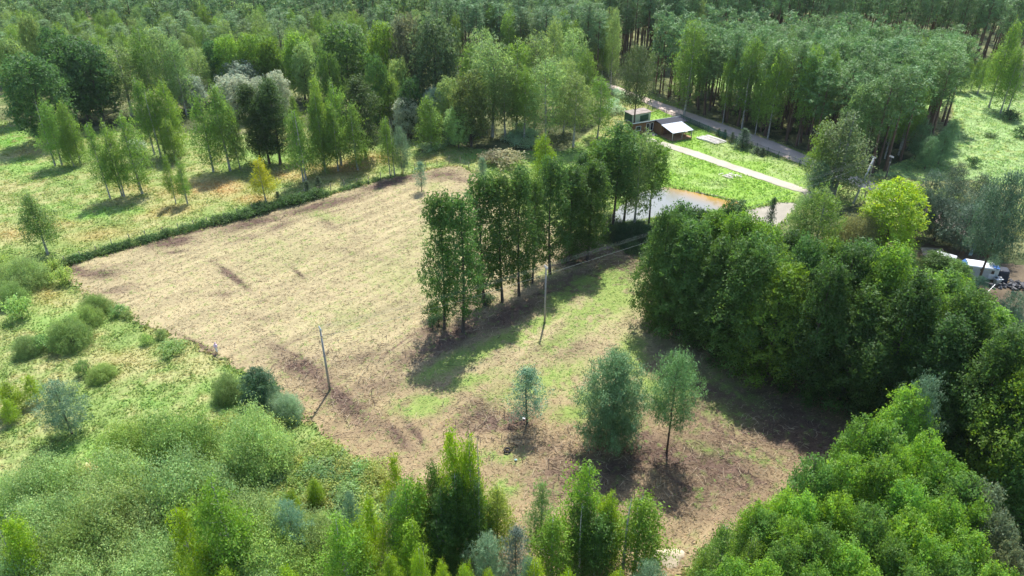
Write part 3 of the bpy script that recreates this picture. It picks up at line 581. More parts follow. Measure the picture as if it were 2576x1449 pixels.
# tall trees between meadow and forest
g = 'tall broadleaf trees behind the meadow'; wh = 'of the tall broadleaf trees behind the meadow'
for q in [(55,130,355,135,LIN),(160,85,300,130,LIN),(200,100,310,110,LIN),(560,85,255,70,GRN),(625,82,250,76,ALDB),(742,75,250,84,GRN),(757,105,262,66,WIL),(855,52,285,140,ALD),(960,50,285,84,ALDB),(1020,28,290,94,(.14,.17,.09)),(1090,30,310,124,(.10,.15,.06)),
          (1000,140,310,66,WIL),(670,90,250,56,ALDB),(530,95,250,60,LIN),(10,90,300,80,BIRP),(60,30,250,60,BIRP),(120,60,290,80,LIN),(940,130,330,60,ALD),(820,120,320,60,ALD),(1125,190,345,64,WIL),(1180,175,368,90,(.11,.16,.05)),(1150,260,372,70,WIL),(1030,190,340,60,LIN)]: TP('broadleaf', *q[:4], q[4], g, wh)
g = 'tall birches behind the meadow'; wh = 'of the tall birches between meadow and forest'
for q in [(282,105,292,104),(340,62,280,60),(385,62,285,84),(425,90,290,64),(487,113,262,58),(655,80,240,40),(700,125,250,50),(1210,60,310,84),(1235,92,345,116),(1350,78,320,88),(1398,38,270,54),(1445,62,280,74),(1180,110,320,64),(1378,140,362,100),(1425,135,330,64),(1450,178,368,80),(1512,188,345,62),(1300,95,330,90),(1270,150,350,80),(1320,160,355,70),(972,175,330,64),(240,80,270,56),(1480,120,300,50)]: TP('birch_tall', *q, BIRP if q[0] % 4 else BIR, g, wh)
# far side of the road
TP('pine_bare', 1612, 120, 333, 100, (.10,.15,.05), '', '', 'tall pine with a long bare trunk in front of the white shed')
TP('birch', 2140, 275, 492, 150, (.13,.18,.07), '', '', 'big pale green birch at the corner of the road and the driveway')
TP('birch', 2085, 300, 480, 70, BIR, '', '', 'slim birch pressed against the left of the big pale green birch')
TP('pine_young', 2072, 412, 505, 66, PINB, '', '', 'small blue-green pine where the driveway disappears')
g = 'birches along the far side of the road'; wh = 'of the birches lining the far side of the road'
for q in [(1750,45,290,84),(1905,88,325,66),(1975,112,350,58),(2060,105,365,60),(2107,120,378,46),(1930,165,340,38),(1845,130,312,38)]: TP('birch_tall', *q, BIR, g, wh)
g = 'thin young birches at the edge of the bright meadow'; wh = 'of the thin young trees behind the bright right meadow'
for q in [(2400,108,222,32),(2425,124,226,28),(2450,120,230,30),(2470,140,228,26),(2510,128,228,32),(2490,135,236,24),(2385,130,228,26),(2565,38,270,66),(2578,105,285,60)]: TP('birch', *q, BIR, g, wh)
g = 'small pines at the right end of the pine stand'; wh = 'of the small pines at the right end of the stand'
for q in [(2385,330,412,60),(2350,345,425,50),(2330,300,400,50),(2405,300,380,36)]: TP('pine_young', *q, PIN, g, wh)
T('shrub', *G(2537, 303), 3.2, 2.6, (.05,.10,.035), '', '', 'single dark round bush in the bright meadow at the right edge'); T('shrub', *G(2447, 418), 2.2, 1.6, (.06,.12,.04), '', '', 'small dark bush in the lower part of the bright right meadow')
T('shrub', *G(2490, 345), 1.2, 1.5, (.10,.16,.05), '', '', 'low bush in the middle of the bright right meadow'); T('shrub', *G(2575, 345), 2.8, 2.6, (.06,.12,.04), '', '', 'dark bush cut by the right edge of the bright meadow')
T('alder_near', *G(2376, 716), 4.6, 2.6, ALDB, '', '', 'low leafy alder hiding the front of the white van'); T('alder_near', *G(2345, 705), 5.2, 2.4, ALD, '', '', 'low dark alder at the left end of the caravan yard')
# trees right of the pond
TP('spruce', 1949, 496, 640, 46, SPR, '', '', 'dark narrow spruce rising behind the alder belt near the pale yard')
TP('broadleaf', 2275, 452, 640, 152, MAP, '', '', 'round yellow-green tree, brightest crown right of the leaning pole')
TP('birch_tall', 2078, 474, 650, 104, BIR, '', '', 'drooping green birch just behind the alder belt below the driveway end')
TP('birch_tall', 2030, 486, 640, 60, BIRP, '', '', 'paler drooping birch left of the green birch behind the alder belt')
TP('willow', 2185, 545, 640, 120, (.24,.25,.11), '', '', 'pale yellowish willow between the drooping birch and the yellow-green tree')
TP('willow', 2150, 540, 640, 80, (.22,.25,.10), '', '', 'olive bushy willow just below the foot of the leaning pole')
TP('willow', 2215, 520, 615, 60, WILS, '', '', 'silvery bush against the left of the round yellow-green tree')
g = 'pines around the yard at the right edge'; wh = 'of the pines around the caravan yard'
for q in [(2355,436,590,86),(2415,448,575,84),(2452,520,638,116),(2385,500,606,90),(2500,470,620,100),(2530,500,640,90),(2340,480,610,70),(2480,440,560,70),(2420,410,500,60)]: TP('pine_young', *q, (.075,.125,.075), g, wh)
TP('pine_bare', 2560, 440, 728, 140, (.10,.17,.09), '', '', 'large dark pine with thick trunk at the right edge behind the junk')
for q in [(2472,695,740,44),(2566,735,820,70),(2505,640,700,36)]: TP('pine_young', *q, PINB, 'small pines around the caravan', 'of the small pines around the caravan')
for q in [(1885,410,330,0),]: pass
for x, y, h, r in [(1807,342,2.0,.8),(1822,347,2.2,.8),(1840,358,2.6,1.1),(1868,372,4.8,2.3),(1903,385,1.6,1.5),(1917,391,1.9,1.2)]:
    T('spruce', *G(x, y), h, r, SPR if h > 3 else (.05,.09,.04), 'small spruces along the green fence', 'of the small spruces along the green fence')
# willow thicket, lower left
g = 'grey-green willow bushes in the lower left thicket'; wh = 'of the grey-green willow domes, lower left thicket'
for q in [(617,1030,1190,232),(420,1042,1195,210),(300,1068,1190,150),(455,1142,1320,226),(277,1138,1290,160),(88,1160,1290,180),(462,1222,1370,120),(250,1232,1400,250),(95,1255,1400,210),(180,1320,1460,180),(290,1345,1470,180),(170,1405,1530,200),(340,1400,1520,180),(385,1318,1440,130),(20,1200,1300,110),(573,1185,1260,84),
          (620,1260,1400,120),(660,1320,1470,110),(560,1330,1460,120),(40,1340,1460,130),(770,1300,1400,90),(10,1400,1520,130),(640,1400,1520,130)]: TP('willow', *q, WIL if q[0] % 3 else (.23,.34,.09), g, wh)
TP('shrub', 192, 1172, 1236, 80, (.68,.60,.30), '', '', 'single shrub covered in cream yellow blossom in the lower left thicket')
for k in range(9):
    x = random.uniform(20, 640); y = random.uniform(1200, 1500)
    if y < 1250 and x > 560: continue
    TP('willow', x, y - random.uniform(40, 80), y + 30, random.uniform(90, 150), random.choice([WIL, (.23,.34,.09), (.27,.37,.12), (.21,.30,.10)]), 'low willow scrub between the big domes', 'of the low scrub between the lower left willow domes')
g = 'round bushes in the left meadow'; wh = 'of the round bushes in the left meadow'
for q in [(43,648,718,130),(20,712,765,84),(33,745,800,72),(230,735,785,86),(213,768,812,84),(155,800,868,122),(55,845,890,84),(95,842,880,60),(293,764,792,50),(316,782,800,34),(200,903,940,40),(243,917,952,86),(363,840,865,30),(427,857,885,70),(150,672,712,60),(0,640,680,60),(120,650,690,50),(565,940,1000,100),(400,828,850,34)]:
    TP('willow' if q[3] > 80 else 'shrub', *q, [(.27,.38,.11),(.24,.34,.12),(.2,.31,.10)][q[0] % 3], g, wh)
for q in [(717,992,1050,96),(683,985,1035,76),(655,965,1020,60)]: TP('willow', *q, (.32,.43,.24), 'pale bushes beside the leaning pole', 'of the pale silvery bushes beside the left pole')
# undergrowth plants lower left and along the clearing's edge
g = 'leafy undergrowth along the lower left side'; wh = 'of the undergrowth bushes below the left pole'
for k in range(150):
    x = random.uniform(560, 960); y = random.uniform(1050, 1380)
    if y < 1060 + (x - 640) * .45 and x > 700: y += 130
    T('shrub', *G(x, y), random.uniform(.8, 1.8), random.uniform(1.1, 2.2), random.choice([(.2,.33,.09),(.26,.34,.09),(.2,.31,.12),(.3,.34,.1)]), g, wh)
# hedge along the wire fence
g = 'low hedge bushes along the wire fence'; wh = 'of the low bushes along the wire fence'
HX = [125,138,150,160,172,183,195,205,214,224,233,243,253,262,272,282,292,302,316,330,360,372,384,410,420,450,470,486,500,515,530,545,556,570,580,596,606,618,630,641,652,664,678,690,702,712,724,735,748,760,772,785,798,812,826,842,858,874,890,905,925,945]
def hedge_y(x): return float(np.interp(x, [120,150,215,310,420,520,620,700,800,880,960,1040], [678,670,650,623,593,567,545,521,495,474,450,434]))
for x in HX:
    hh = random.uniform(.7, 1.5) if x < 540 else random.uniform(1.0, 2.2) * (1 if x < 800 else .6); T('shrub', *G(x, hedge_y(x) + 1), hh, hh * random.uniform(.8, 1.1), random.choice([(.06,.12,.035),(.07,.14,.04),(.10,.17,.05)]), g, wh)
for x, y, hh in [(702,512,2.6),(775,484,2.6),(803,475,2.8)]: T('spruce', *G(x, y), hh, 1.2, (.05,.095,.04), 'young conifers rising from the hedge', 'of the young conifers rising from the hedge')
# bushes under the alders and round the pond
g = 'bushes by the alder row and pond'; wh = 'of the bushes by the alder row and pond'
for x, y, h, r in [(1103,822,2.6,1.5),(1090,800,3.0,1.3),(1222,762,1.6,1.6),(1325,708,2.2,1.2),(1440,655,3.0,1.8),(1420,660,1.6,1.2),(1540,600,3,3),(1575,608,3.2,3.4),(1608,600,3.4,3.6),(1640,615,3,3),(1560,580,2,2.4),(1600,575,1.8,2.4),(1530,560,2,2),(1655,590,2.5,2.5),(1590,630,2,2.5)]: T('willow' if r > 2 else 'shrub', *G(x, y), h, r, (.07,.12,.045), g, wh)
TP('shrub', 1275, 374, 414, 96, (.30,.31,.19), '', '', 'dry grey-brown bare looking bush behind the far corner of the field')
TP('shrub', 1238, 380, 411, 66, (.19,.19,.12), '', '', 'darker dry bush left of the grey-brown bush')
g = 'pale bushes in the gap between the tall trees'; wh = 'of the pale bushes at the foot of the tall trees'
for x, y in [(1150,352),(1165,345),(1180,338),(1130,362),(1300,345),(1320,350),(1310,330),(1290,355),(1335,340),(1550,240),(1565,247),(1590,256),(1545,262),(1540,275),(1550,285),(1105,375),(1075,378),(1345,365),(1310,370)]: T('shrub', *G(x, y), random.uniform(1.4, 2.6), random.uniform(1.8, 3), (.34,.46,.27), g, wh)

# the woods: rows of countable trees, then the far mass
def scatter(poly, sp, keep=None, seed=1):
    r_ = random.Random(seed); pts = []; xs = [p[0] for p in poly]; ys = [p[1] for p in poly]; y = min(ys); k = 0; P = []
    while y < max(ys):
        x = min(xs) + (k % 2) * sp / 2
        while x < max(xs): P.append((x + r_.uniform(-.33, .33) * sp, y + r_.uniform(-.33, .33) * sp)); x += sp
        y += sp * .87; k += 1
    A = np.array(P); m_ = in_poly(A[:, 0], A[:, 1], poly); return A[m_]
def in_view(X_, Y_, h, mx=60):
    d = Y_ * CP - (h - CAM_H) * SP; px = 1288 + FPX * X_ / d; py = 724.5 - FPX * (Y_ * SP + (h - CAM_H) * CP) / d; d0 = Y_ * CP + CAM_H * SP; pb = 724.5 - FPX * (Y_ * SP - CAM_H * CP) / d0
    return (-mx < px < 2576 + mx) and pb > -5 and py < 1449
STAND_B = gpoly([(1628,236),(1740,284),(1890,330),(2045,392),(2120,430),(2200,440),(2325,402),(2385,335),(2365,272),(2200,248),(2000,232),(1820,215),(1640,208)])
STAND_C = gpoly([(1480,170),(1640,175),(1760,160),(1980,148),(2200,150),(2360,172),(2440,178),(2600,235),(2800,290),(2900,200),(2300,98),(1900,98),(1480,112)])
STAND_D = gpoly([(1100,190),(1250,170),(1420,215),(1540,216),(1560,208),(1480,165),(1480,110),(1100,110)])
STAND_E = gpoly([(-420,240),(60,235),(300,225),(560,185),(900,200),(1100,190),(1100,110),(560,92),(-420,110)])
FAR = [(-270, 268), (-40, 268), (60, 262), (150, 285), (250, 285), (270, 420), (-300, 420)]
stuff_pine, stuff_birch = [], []
pine_rows, birch_rows = [], []
def stand(poly, sp, mix, where, seed, hr, colp, nmax, rowd=7.0, group='', exclude=None):
    pts = [p for p in scatter(poly, sp, seed=seed) if in_view(p[0], p[1], hr[1])]
    pts.sort(key=lambda p: p[1]); rr_ = random.Random(seed); y0 = pts[0][1]
    for i_, (x, y) in enumerate(pts):
        b_ = rr_.random() < mix; h = rr_.uniform(*hr) * (.92 if b_ else 1)
        if i_ >= nmax: (stuff_birch if b_ else stuff_pine).append((x, y, h)); continue
        row = int((y - y0) / rowd); T('birch_tall' if b_ else 'pine_tall', x, y, h, rr_.uniform(2.0, 2.9), (BIR if rr_.random() < .5 else BIRP) if b_ else colp, group, f'in band {row}' , None)
        SPECS[-1]['where'] = where % ORD[min(row, len(ORD) - 1)] if '%s' in where else where
ORD = ['first', 'second', 'third', 'fourth', 'fifth', 'sixth', 'seventh', 'eighth', 'ninth', 'tenth', 'eleventh', 'twelfth', 'thirteenth', 'fourteenth']
stand(STAND_B, 4.3, .07, 'in the %s row beyond the grey road', 5, (19, 23.5), PINM, 170, 6, 'pines in the stand beyond the road')
stand(STAND_C, 5.2, .05, 'in the %s row of the dark wood at top right', 6, (24, 29), PIN, 75, 8, 'dark pines in the wood at the top right')
stand(STAND_D, 5.0, .25, 'in the %s row of the wood above the pond', 8, (19, 24), PIN, 60, 8, 'pines in the wood at the top centre')
stand(STAND_E, 6.6, .72, 'in the %s row of the wood at top left', 9, (12.5, 18.5), (.16, .26, .10), 190, 8, 'mixed trees in the wood at the top left')
pts = [p for p in scatter(FAR, 7.5, seed=12) if in_view(p[0], p[1], 26)]
for x, y in pts: (stuff_birch if (x < -20 and random.random() < .3) else stuff_pine).append((x, y, random.uniform(20, 26) if x > -60 else random.uniform(17, 22)))

def ordinal(k):
    if k < 12: return ['first', 'second', 'third', 'fourth', 'fifth', 'sixth', 'seventh', 'eighth', 'ninth', 'tenth', 'eleventh', 'twelfth'][k]
    n_ = k + 1; return f"{n_}{'th' if 10 <= n_ % 100 <= 20 else {1: 'st', 2: 'nd', 3: 'rd'}.get(n_ % 10, 'th')}"
def px_of(s_): return s_['X'] / (s_['Y'] * CP - (s_['h'] - CAM_H) * SP)
fam = {}
for s_ in SPECS:
    if not s_['label']: fam.setdefault((s_['where'], NOUN[s_['kind']]), []).append(s_)
for (wh_, noun), L_ in fam.items():
    L_.sort(key=px_of); hs = sorted(a_['h'] for a_ in L_)
    for k, s_ in enumerate(L_):
        tone = ('taller' if s_['h'] > hs[int(len(hs) * .66)] else 'shorter' if s_['h'] < hs[len(hs) // 3] else 'middling')
        if k == 0: o_ = 'leftmost'
        elif k == len(L_) - 1 and len(L_) > 1: o_ = 'rightmost'
        else: o_ = ordinal(k) + ' from left'
        s_['label'] = f"{tone} {noun}, {o_} {wh_}"
count = {}
WID = dict(birch=1.22, birch_tall=1.12, alder_column=1.12, pine_young=1.08, alder_near=1.24, alder_dense=1.12, willow=1.0, shrub=1.1, pine_tall=1.25)
for s_ in SPECS:
    k_ = s_['kind']; c_ = count.get(k_, 0); count[k_] = c_ + 1
    crown_me, trunk_me, h0, r0 = PROTO[k_][(c_ * 5 + c_ // 7) % len(PROTO[k_])]
    o = thing(NAME[k_], s_['label'], CAT.get(k_, 'tree'), (s_['X'], s_['Y'], -.12), random.uniform(0, 6.28), s_['group'] or None)
    sr = s_['r'] / r0 * WID.get(k_, 1.1); o.scale = (sr * random.uniform(.94, 1.06), sr * random.uniform(.94, 1.06), s_['h'] / h0)
    cr = link('crown', crown_me, o); v = random.uniform(.86, 1.16) if k_ != 'alder_dense' else random.uniform(.68, 1.2); hh = random.uniform(-.07, .07); c = s_['col']
    cr.color = (c[0] * v * (1 + hh), c[1] * v, c[2] * v * (1 - hh), 1)
    link('trunk', trunk_me, o)
# far wood, past counting: one sheet of low-detail trees
def low_tree(kind):
    if kind == 'pine': lob = [[random.uniform(-1, 1), random.uniform(-1, 1), z, 1.3, 1.3, .8] for z in np.linspace(.5, .97, 9) * 22]; V, F, c = lobe_crown(lob, 5, .7, .4, 0, .4, .9)
    else: lob = [[random.uniform(-1, 1) * 1.6 * (1 - z / 24), random.uniform(-1, 1) * 1.6 * (1 - z / 24), z, 1.3, 1.3, 1.9] for z in np.linspace(.2, .93, 11) * 20]; V, F, c = lobe_crown(lob, 4, .7, .5, .6, .2, .9)
    tb = MB().tube([(0, 0, -.2), (.1, 0, 10), (0, 0, 19)], [.22, .16, .04], 5, False); TV = np.array(tb.v); TF = np.array(tb.f)
    return V, F, c, TV, TF
def mass(name, lst, kind, col, barkc):
    P = [low_tree(kind) for _ in range(4)]; VV, FF, CC = [], [], []; off = 0
    for i_, (x, y, h) in enumerate(lst):
        V, F, c, TV, TF = P[i_ % 4]; an = random.uniform(0, 6.28); q = h / 22; ca, sa = math.cos(an), math.sin(an); v = random.uniform(.8, 1.2)
        for A, B, cc in ((V, F, c * np.array(col) * v), (TV, TF, np.tile(barkc, (len(TV), 1)))):
            W = np.stack([(A[:, 0] * ca - A[:, 1] * sa) * (1.1) + x, (A[:, 0] * sa + A[:, 1] * ca) * 1.1 + y, A[:, 2] * q], -1); VV.append(W); FF.append(B + off); CC.append(cc); off += len(A)
    o = link(name, mesh_np(name, np.concatenate(VV), np.concatenate(FF), np.concatenate(CC), [M_FARWOOD])); tag(o, kind='stuff'); return o
M_FARWOOD = foliage_mat('far_foliage', .25, .6, .2, False)
if stuff_pine: mass('pine_forest', stuff_pine, 'pine', PIN, (.16, .09, .06))
if stuff_birch: mass('birch_forest', stuff_birch, 'birch', BIRP, (.2, .18, .16))
print('COUNTS', count, len(stuff_pine), len(stuff_birch), 'longest label', max(len(s_['label'].replace(',', '').split()) for s_ in SPECS))
# ------------------------------------------------------------------ grass and straw lying on the land
def frustum_pts(n, y0, y1, pw=1.6):
    Y_ = y0 + (y1 - y0) * rng.random(n) ** pw; X_ = (rng.random(n) * 2 - 1) * (Y_ * CP + CAM_H * SP) * (1288 + 40) / FPX; return X_, Y_
NON = [YARD, POND, DIRT]
def scatter_cards(name, X_, Y_, zf, size, asp, nz, droop, lift, cols, m, tint, flat=False, dirv=None):
    n = len(X_); z = zf(X_, Y_) + lift; cen = np.stack([X_, Y_, z], -1); nor = rand_dir(n)
    nor[:, 2] = np.abs(nor[:, 2]) * (1 if flat else .5) + nz
    V, F, c = leaves(cen, nor, size, asp, droop, tint); c = c * np.repeat(cols, 4, 0)
    o = link(name, mesh_np(name, V, F, np.clip(c, 0, 1.2), [m])); tag(o, kind='stuff'); return o
Xg, Yg = frustum_pts(460000, 33, 230, 1.5)
keep = ~in_poly(Xg, Yg, FIELD)
for q in NON: keep &= ~in_poly(Xg, Yg, q)
RD = gpoly([(1415,172),(1560,221),(1750,289),(1950,358),(2150,441),(2330,516),(2480,580),(2470,615),(2320,545),(2150,466),(1900,368),(1700,296),(1553,230),(1405,178)])
PT = gpoly([(1630,344),(1760,382),(1950,446),(2080,500),(2070,516),(1945,463),(1750,397),(1625,356)])
keep &= ~in_poly(Xg, Yg, RD) & ~in_poly(Xg, Yg, PT)
wd = (in_poly(Xg, Yg, WOOD_BACK) | in_poly(Xg, Yg, WOOD_R)) & ~in_poly(Xg, Yg, FERN); keep &= ~(wd & (rng.random(len(Xg)) < .7))
clump = fbm(Xg * .55, Yg * .55, 131, 3); keep &= (clump + .35 * rng.random(len(Xg))) > .5
Xg, Yg = Xg[keep], Yg[keep]; clump = clump[keep]
sz = (.21 + Yg * .0015) * (.6 + 1.0 * clump)
gcol = land_color(Xg, Yg); gcol = gcol * (1.05 + .35 * (rng.random(len(Xg))[:, None] - .5)); gcol[:, 1] *= 1.05
scatter_cards('grass', Xg, Yg, land_z, sz, .42, .7, -.3, sz * .16 + .05, gcol, M_GRASS, .11)
Ed = sub_poly([tuple(p) for p in FIELD], .06, .0, 1); Ed = Ed + rng.normal(size=Ed.shape) * .45; ke = ~fmask(Ed[:, 0] + .2, Ed[:, 1]) | (rng.random(len(Ed)) < .35); Ed = Ed[ke & (Ed[:, 1] > 32)]
Pe = np.concatenate([sub_poly([tuple(p) for p in POND], .05, 0, 1), sub_poly([tuple(p) for p in YARD], .1, 0, 1)]); Pe = Pe + rng.normal(size=Pe.shape) * .35; kk = ~in_poly(Pe[:, 0], Pe[:, 1], [tuple(p) for p in POND]); Pe = Pe[kk]
scatter_cards('reeds', Pe[:, 0], Pe[:, 1], land_z, .9 + 0 * Pe[:, 1], .25, .3, -.8, .35, np.array([.24, .33, .10]) * (.8 + .5 * rng.random(len(Pe))[:, None]), M_GRASS, .2)
cE = land_color(Ed[:, 0], Ed[:, 1]) * 1.05; scatter_cards('edge_grass', Ed[:, 0], Ed[:, 1], land_z, .5 + Ed[:, 1] * .001, .4, .5, -.6, .2, cE, M_GRASS, .2)
# straw, chips and twigs on the cleared field
Xs, Ys = frustum_pts(330000, 33, 175, 1.25); k = in_poly(Xs, Ys, FIELD); Xs, Ys = Xs[k], Ys[k]
br, gr, n3, ns = field_masks(Xs, Ys)
pick = rng.random(len(Xs)); dens = fbm(Xs * .8, Ys * .8, 141, 3); k = pick < (.45 + .9 * (dens - .4) + .25 * br); Xs, Ys, br, gr, n3 = Xs[k], Ys[k], br[k], gr[k], n3[k]
base = field_color(Xs, Ys); r1 = rng.random(len(Xs))[:, None]
scol = base * np.where(r1 < .5, 1.25, np.where(r1 < .8, .9, .5)) + np.where(r1 < .25, np.array([.08, .07, .045]), 0.)
gm = rng.random(len(Xs))[:, None] < gr[:, None] * .8; scol = np.where(gm, np.array([.19, .30, .07]), scol)
scatter_cards('straw', Xs, Ys, field_z, .34 + Ys * .0022, .15, 1.1, 0, .045, scol, M_STRAW, .2, True)
# broken sticks and shredded branches, pale and dark
def sticks(name, n, areas, col, rad, ln, seed):
    r_ = random.Random(seed); mb = MB()
    for i_ in range(n):
        x, y, rx, ry = r_.choice(areas); X_, Y_ = G(x + r_.gauss(0, rx), y + r_.gauss(0, ry))
        if not in_poly(np.array([X_]), np.array([Y_]), FIELD)[0]: continue
        a_ = r_.uniform(0, 6.28); l = r_.uniform(.4, 1) * ln; z = .2 + r_.uniform(0, .12); c_ = r_.uniform(-.25, .25) * l
        mb.tube([(X_, Y_, z), (X_ + math.cos(a_) * l / 2 - math.sin(a_) * c_, Y_ + math.sin(a_) * l / 2 + math.cos(a_) * c_, z + .08), (X_ + math.cos(a_) * l, Y_ + math.sin(a_) * l, z)], [rad, rad * .8, rad * .5], 4, False)
    return tag(mb.build(name, mat(name + '_wood', col, .9, var=.3, scale=2)), kind='stuff')
AR = [(760,930,70,35),(880,1010,90,40),(1240,1050,60,30),(1350,1120,120,30),(1500,1200,160,60),(1750,1180,160,80),(1500,660,80,25),(1250,800,120,40),(900,890,90,30),(1900,1100,120,50)]
sticks('pale_sticks', 900, AR, (.50, .40, .27), .022, 1.5, 3); sticks('dark_sticks', 500, AR, (.07, .05, .04), .035, 1.4, 4)

# ------------------------------------------------------------------ built things
M_WIRE = mat('aluminium_wire', (.22, .26, .24), .7, 0, var=.1, bump=0)
M_CONC = mat('weathered_pole', (.36, .34, .32), .85, var=.25, scale=2, bump=.2)
M_PORC = mat('white_porcelain', (.75, .76, .78), .25, var=.05, bump=0, spec=.6)
M_STEEL = mat('galvanised_steel', (.45, .47, .48), .45, .6, var=.12, bump=0)
def pole(px, py, h, label, rz, lean=(0, 0), mt=M_CONC, r=.13):
    X_, Y_ = G(px, py); t = thing('utility_pole', label, 'utility pole', (X_, Y_, 0), 0, 'utility poles of the power line')
    MB().tube([(0, 0, -.2), (lean[0] * .5, lean[1] * .5, h * .5), (lean[0], lean[1], h)], [r * 1.25, r, r * .8], 10).build('shaft', mt, t, smooth=True)
    c_, s_ = math.cos(rz), math.sin(rz)
    MB().box((lean[0], lean[1], h + .02), (.95, .09, .09), rz).build('crossarm', M_STEEL, t)
    for k in (-.38, -.13, .13, .38):
        mb = MB(); x, y = lean[0] + c_ * k, lean[1] + s_ * k
        mb.tube([(x, y, h + .06), (x, y, h + .10), (x, y, h + .16), (x, y, h + .20), (x, y, h + .27), (x, y, h + .30)], [.03, .07, .05, .07, .05, .02], 8); mb.build('insulator', M_PORC, t, smooth=True)
    MB().box((lean[0] * .9, lean[1] * .9, h - 1.0), (.22, .2, .3), rz).build('cable_clamp', M_STEEL, t)
    return (X_ + lean[0], Y_ + lean[1], h), rz
ang = math.atan2(87.2 - 71.4, 4.7 + 22.8) + math.pi / 2
P1 = pole(830, 982, 9.1, 'grey pole at the left corner of the clearing, dark upper half', ang)
P2 = pole(1370, 812, 9.0, 'grey pole in front of the alder row with wires to both sides', ang)
X3, Y3 = G(2150, 508)
P3 = pole(2146, 512, 9.0, 'pole with a pale concrete brace leaning against it, by the road bend', ang, (2.2, .9), mat('pale_concrete', (.55, .56, .56), .8, var=.1), .18)
P4 = pole(2214, 500, 8.6, 'short dark pole half hidden behind the yellow-green tree', ang, (0, 0), mat('dark_old_pole', (.10, .09, .085), .9))
(x3, y3, h3), _ = P3
MB().tube([(x3 + .4, y3 + .3, -.2), (x3 + .1, y3 + .05, h3 - .5)], [.13, .11], 8).build('upright_brace', M_CONC, bpy.data.objects['utility_pole.002'], (-x3 + 2.2, -y3 + .9, 0))
def span(a, b, off, z, sag, rad, name, label, group):
    (p, ra), (q, rb) = a, b; A = Vector((p[0] + math.cos(ra) * off, p[1] + math.sin(ra) * off, p[2] + z)); B = Vector((q[0] + math.cos(rb) * off, q[1] + math.sin(rb) * off, q[2] + z))
    P = [A.lerp(B, t / 16) - Vector((0, 0, sag * 4 * (t / 16) * (1 - t / 16))) for t in range(17)]
    tag(MB().tube(P, rad, 5).build(name, M_WIRE), label, 'wire', group)
for a_, b_, w_, sg in ((P1, P2, 'from the left pole to the middle pole', .35), (P2, P3, 'from the middle pole to the leaning-braced pole', .45)):
    for k, n_ in zip((-.38, -.13, .13, .38), ('nearest', 'second nearest', 'third nearest', 'farthest')): span(a_, b_, k, .26, sg, .006, 'power_wire', f'thin bare wire {w_}, {n_} of four', 'power line wires')
    span(a_, b_, 0, -1.0, sg * 1.25, .015, 'power_cable', f'thicker lower cable {w_}', 'power line cables')
# wire fence with wooden posts along the left meadow
FPX_PTS = [(165,665),(205,652),(245,641),(284,622),(328,611),(368,600),(412,592),(451,583),(489,573),(523,566),(565,555),(599,545),(636,533),(672,522),(706,512),(738,504),(768,494),(800,487),(833,479),(866,472),(898,466),(928,462),(958,452),(986,444),(1016,438),(1044,430),(1072,424),(1100,417),(1130,412),(1158,412),(1180,424),(1200,440)]
t = thing('wire_fence', 'wire fence on thin grey wooden posts between the meadow and the straw field', 'fence', (*G(600, 545), 0)); ox, oy = t.location[:2]
M_POST = mat('grey_post_wood', (.33, .28, .23), .9, var=.3, scale=3); fp = []
for x, y in FPX_PTS:
    X_, Y_ = G(x, y); X_ -= ox; Y_ -= oy; h = random.uniform(1.45, 1.75); q = random.uniform(-.06, .06); fp.append((X_, Y_)); MB().tube([(X_, Y_, -.2), (X_ + q, Y_, h)], [.075, .065], 7).build('post', M_POST, t)
for z in (.35, .75, 1.15, 1.4): MB().tube([(a_, b_, z) for a_, b_ in fp], .008, 4, False).build('wire', M_WIRE, t)
# green panel fence along the road
GF = [(1640,281),(1675,292),(1711,302),(1735,313),(1758,322),(1780,332),(1802,341),(1825,350),(1850,358),(1876,366),(1903,377),(1930,388),(1957,398),(1984,408),(2010,419),(2034,430)]
t = thing('panel_fence', 'dark green mesh panel fence between the lawn and the grey road', 'fence', (*G(1711, 302), 0)); ox, oy = t.location[:2]
M_GREEN = mat('green_powder_coat', (.02, .09, .055), .5, .1, var=.1, bump=0); M_GNET = mat('green_shade_net', (.015, .085, .06), .8, var=.2, scale=6, bump=.1)
gp = [(G(x, y)[0] - ox, G(x, y)[1] - oy) for x, y in GF]
for x, y in gp: MB().box((x, y, .8), (.09, .09, 1.75)).build('post', M_GREEN, t)
for k in range(len(gp) - 1):
    a_, b_ = Vector(gp[k]), Vector(gp[k + 1]); L_ = (b_ - a_).length; d = (b_ - a_) / L_; mb = MB(); an = math.atan2(d.y, d.x)
    dense = 2 <= k <= 6
    if dense:
        for z in np.arange(.18, 1.6, .16): mb.box(((a_.x + b_.x) / 2, (a_.y + b_.y) / 2, z), (L_ - .1, .012, .12), an)
        mb.build('netted_panel', M_GNET, t)
    else:
        for q in np.arange(.12, L_ - .06, .22): c_ = a_ + d * q; mb.box((c_.x, c_.y, .82), (.035, .02, 1.4), an)
        for z in (.2, .82, 1.45): mb.box(((a_.x + b_.x) / 2, (a_.y + b_.y) / 2, z), (L_, .03, .04), an)
        mb.build('panel', M_GREEN, t)
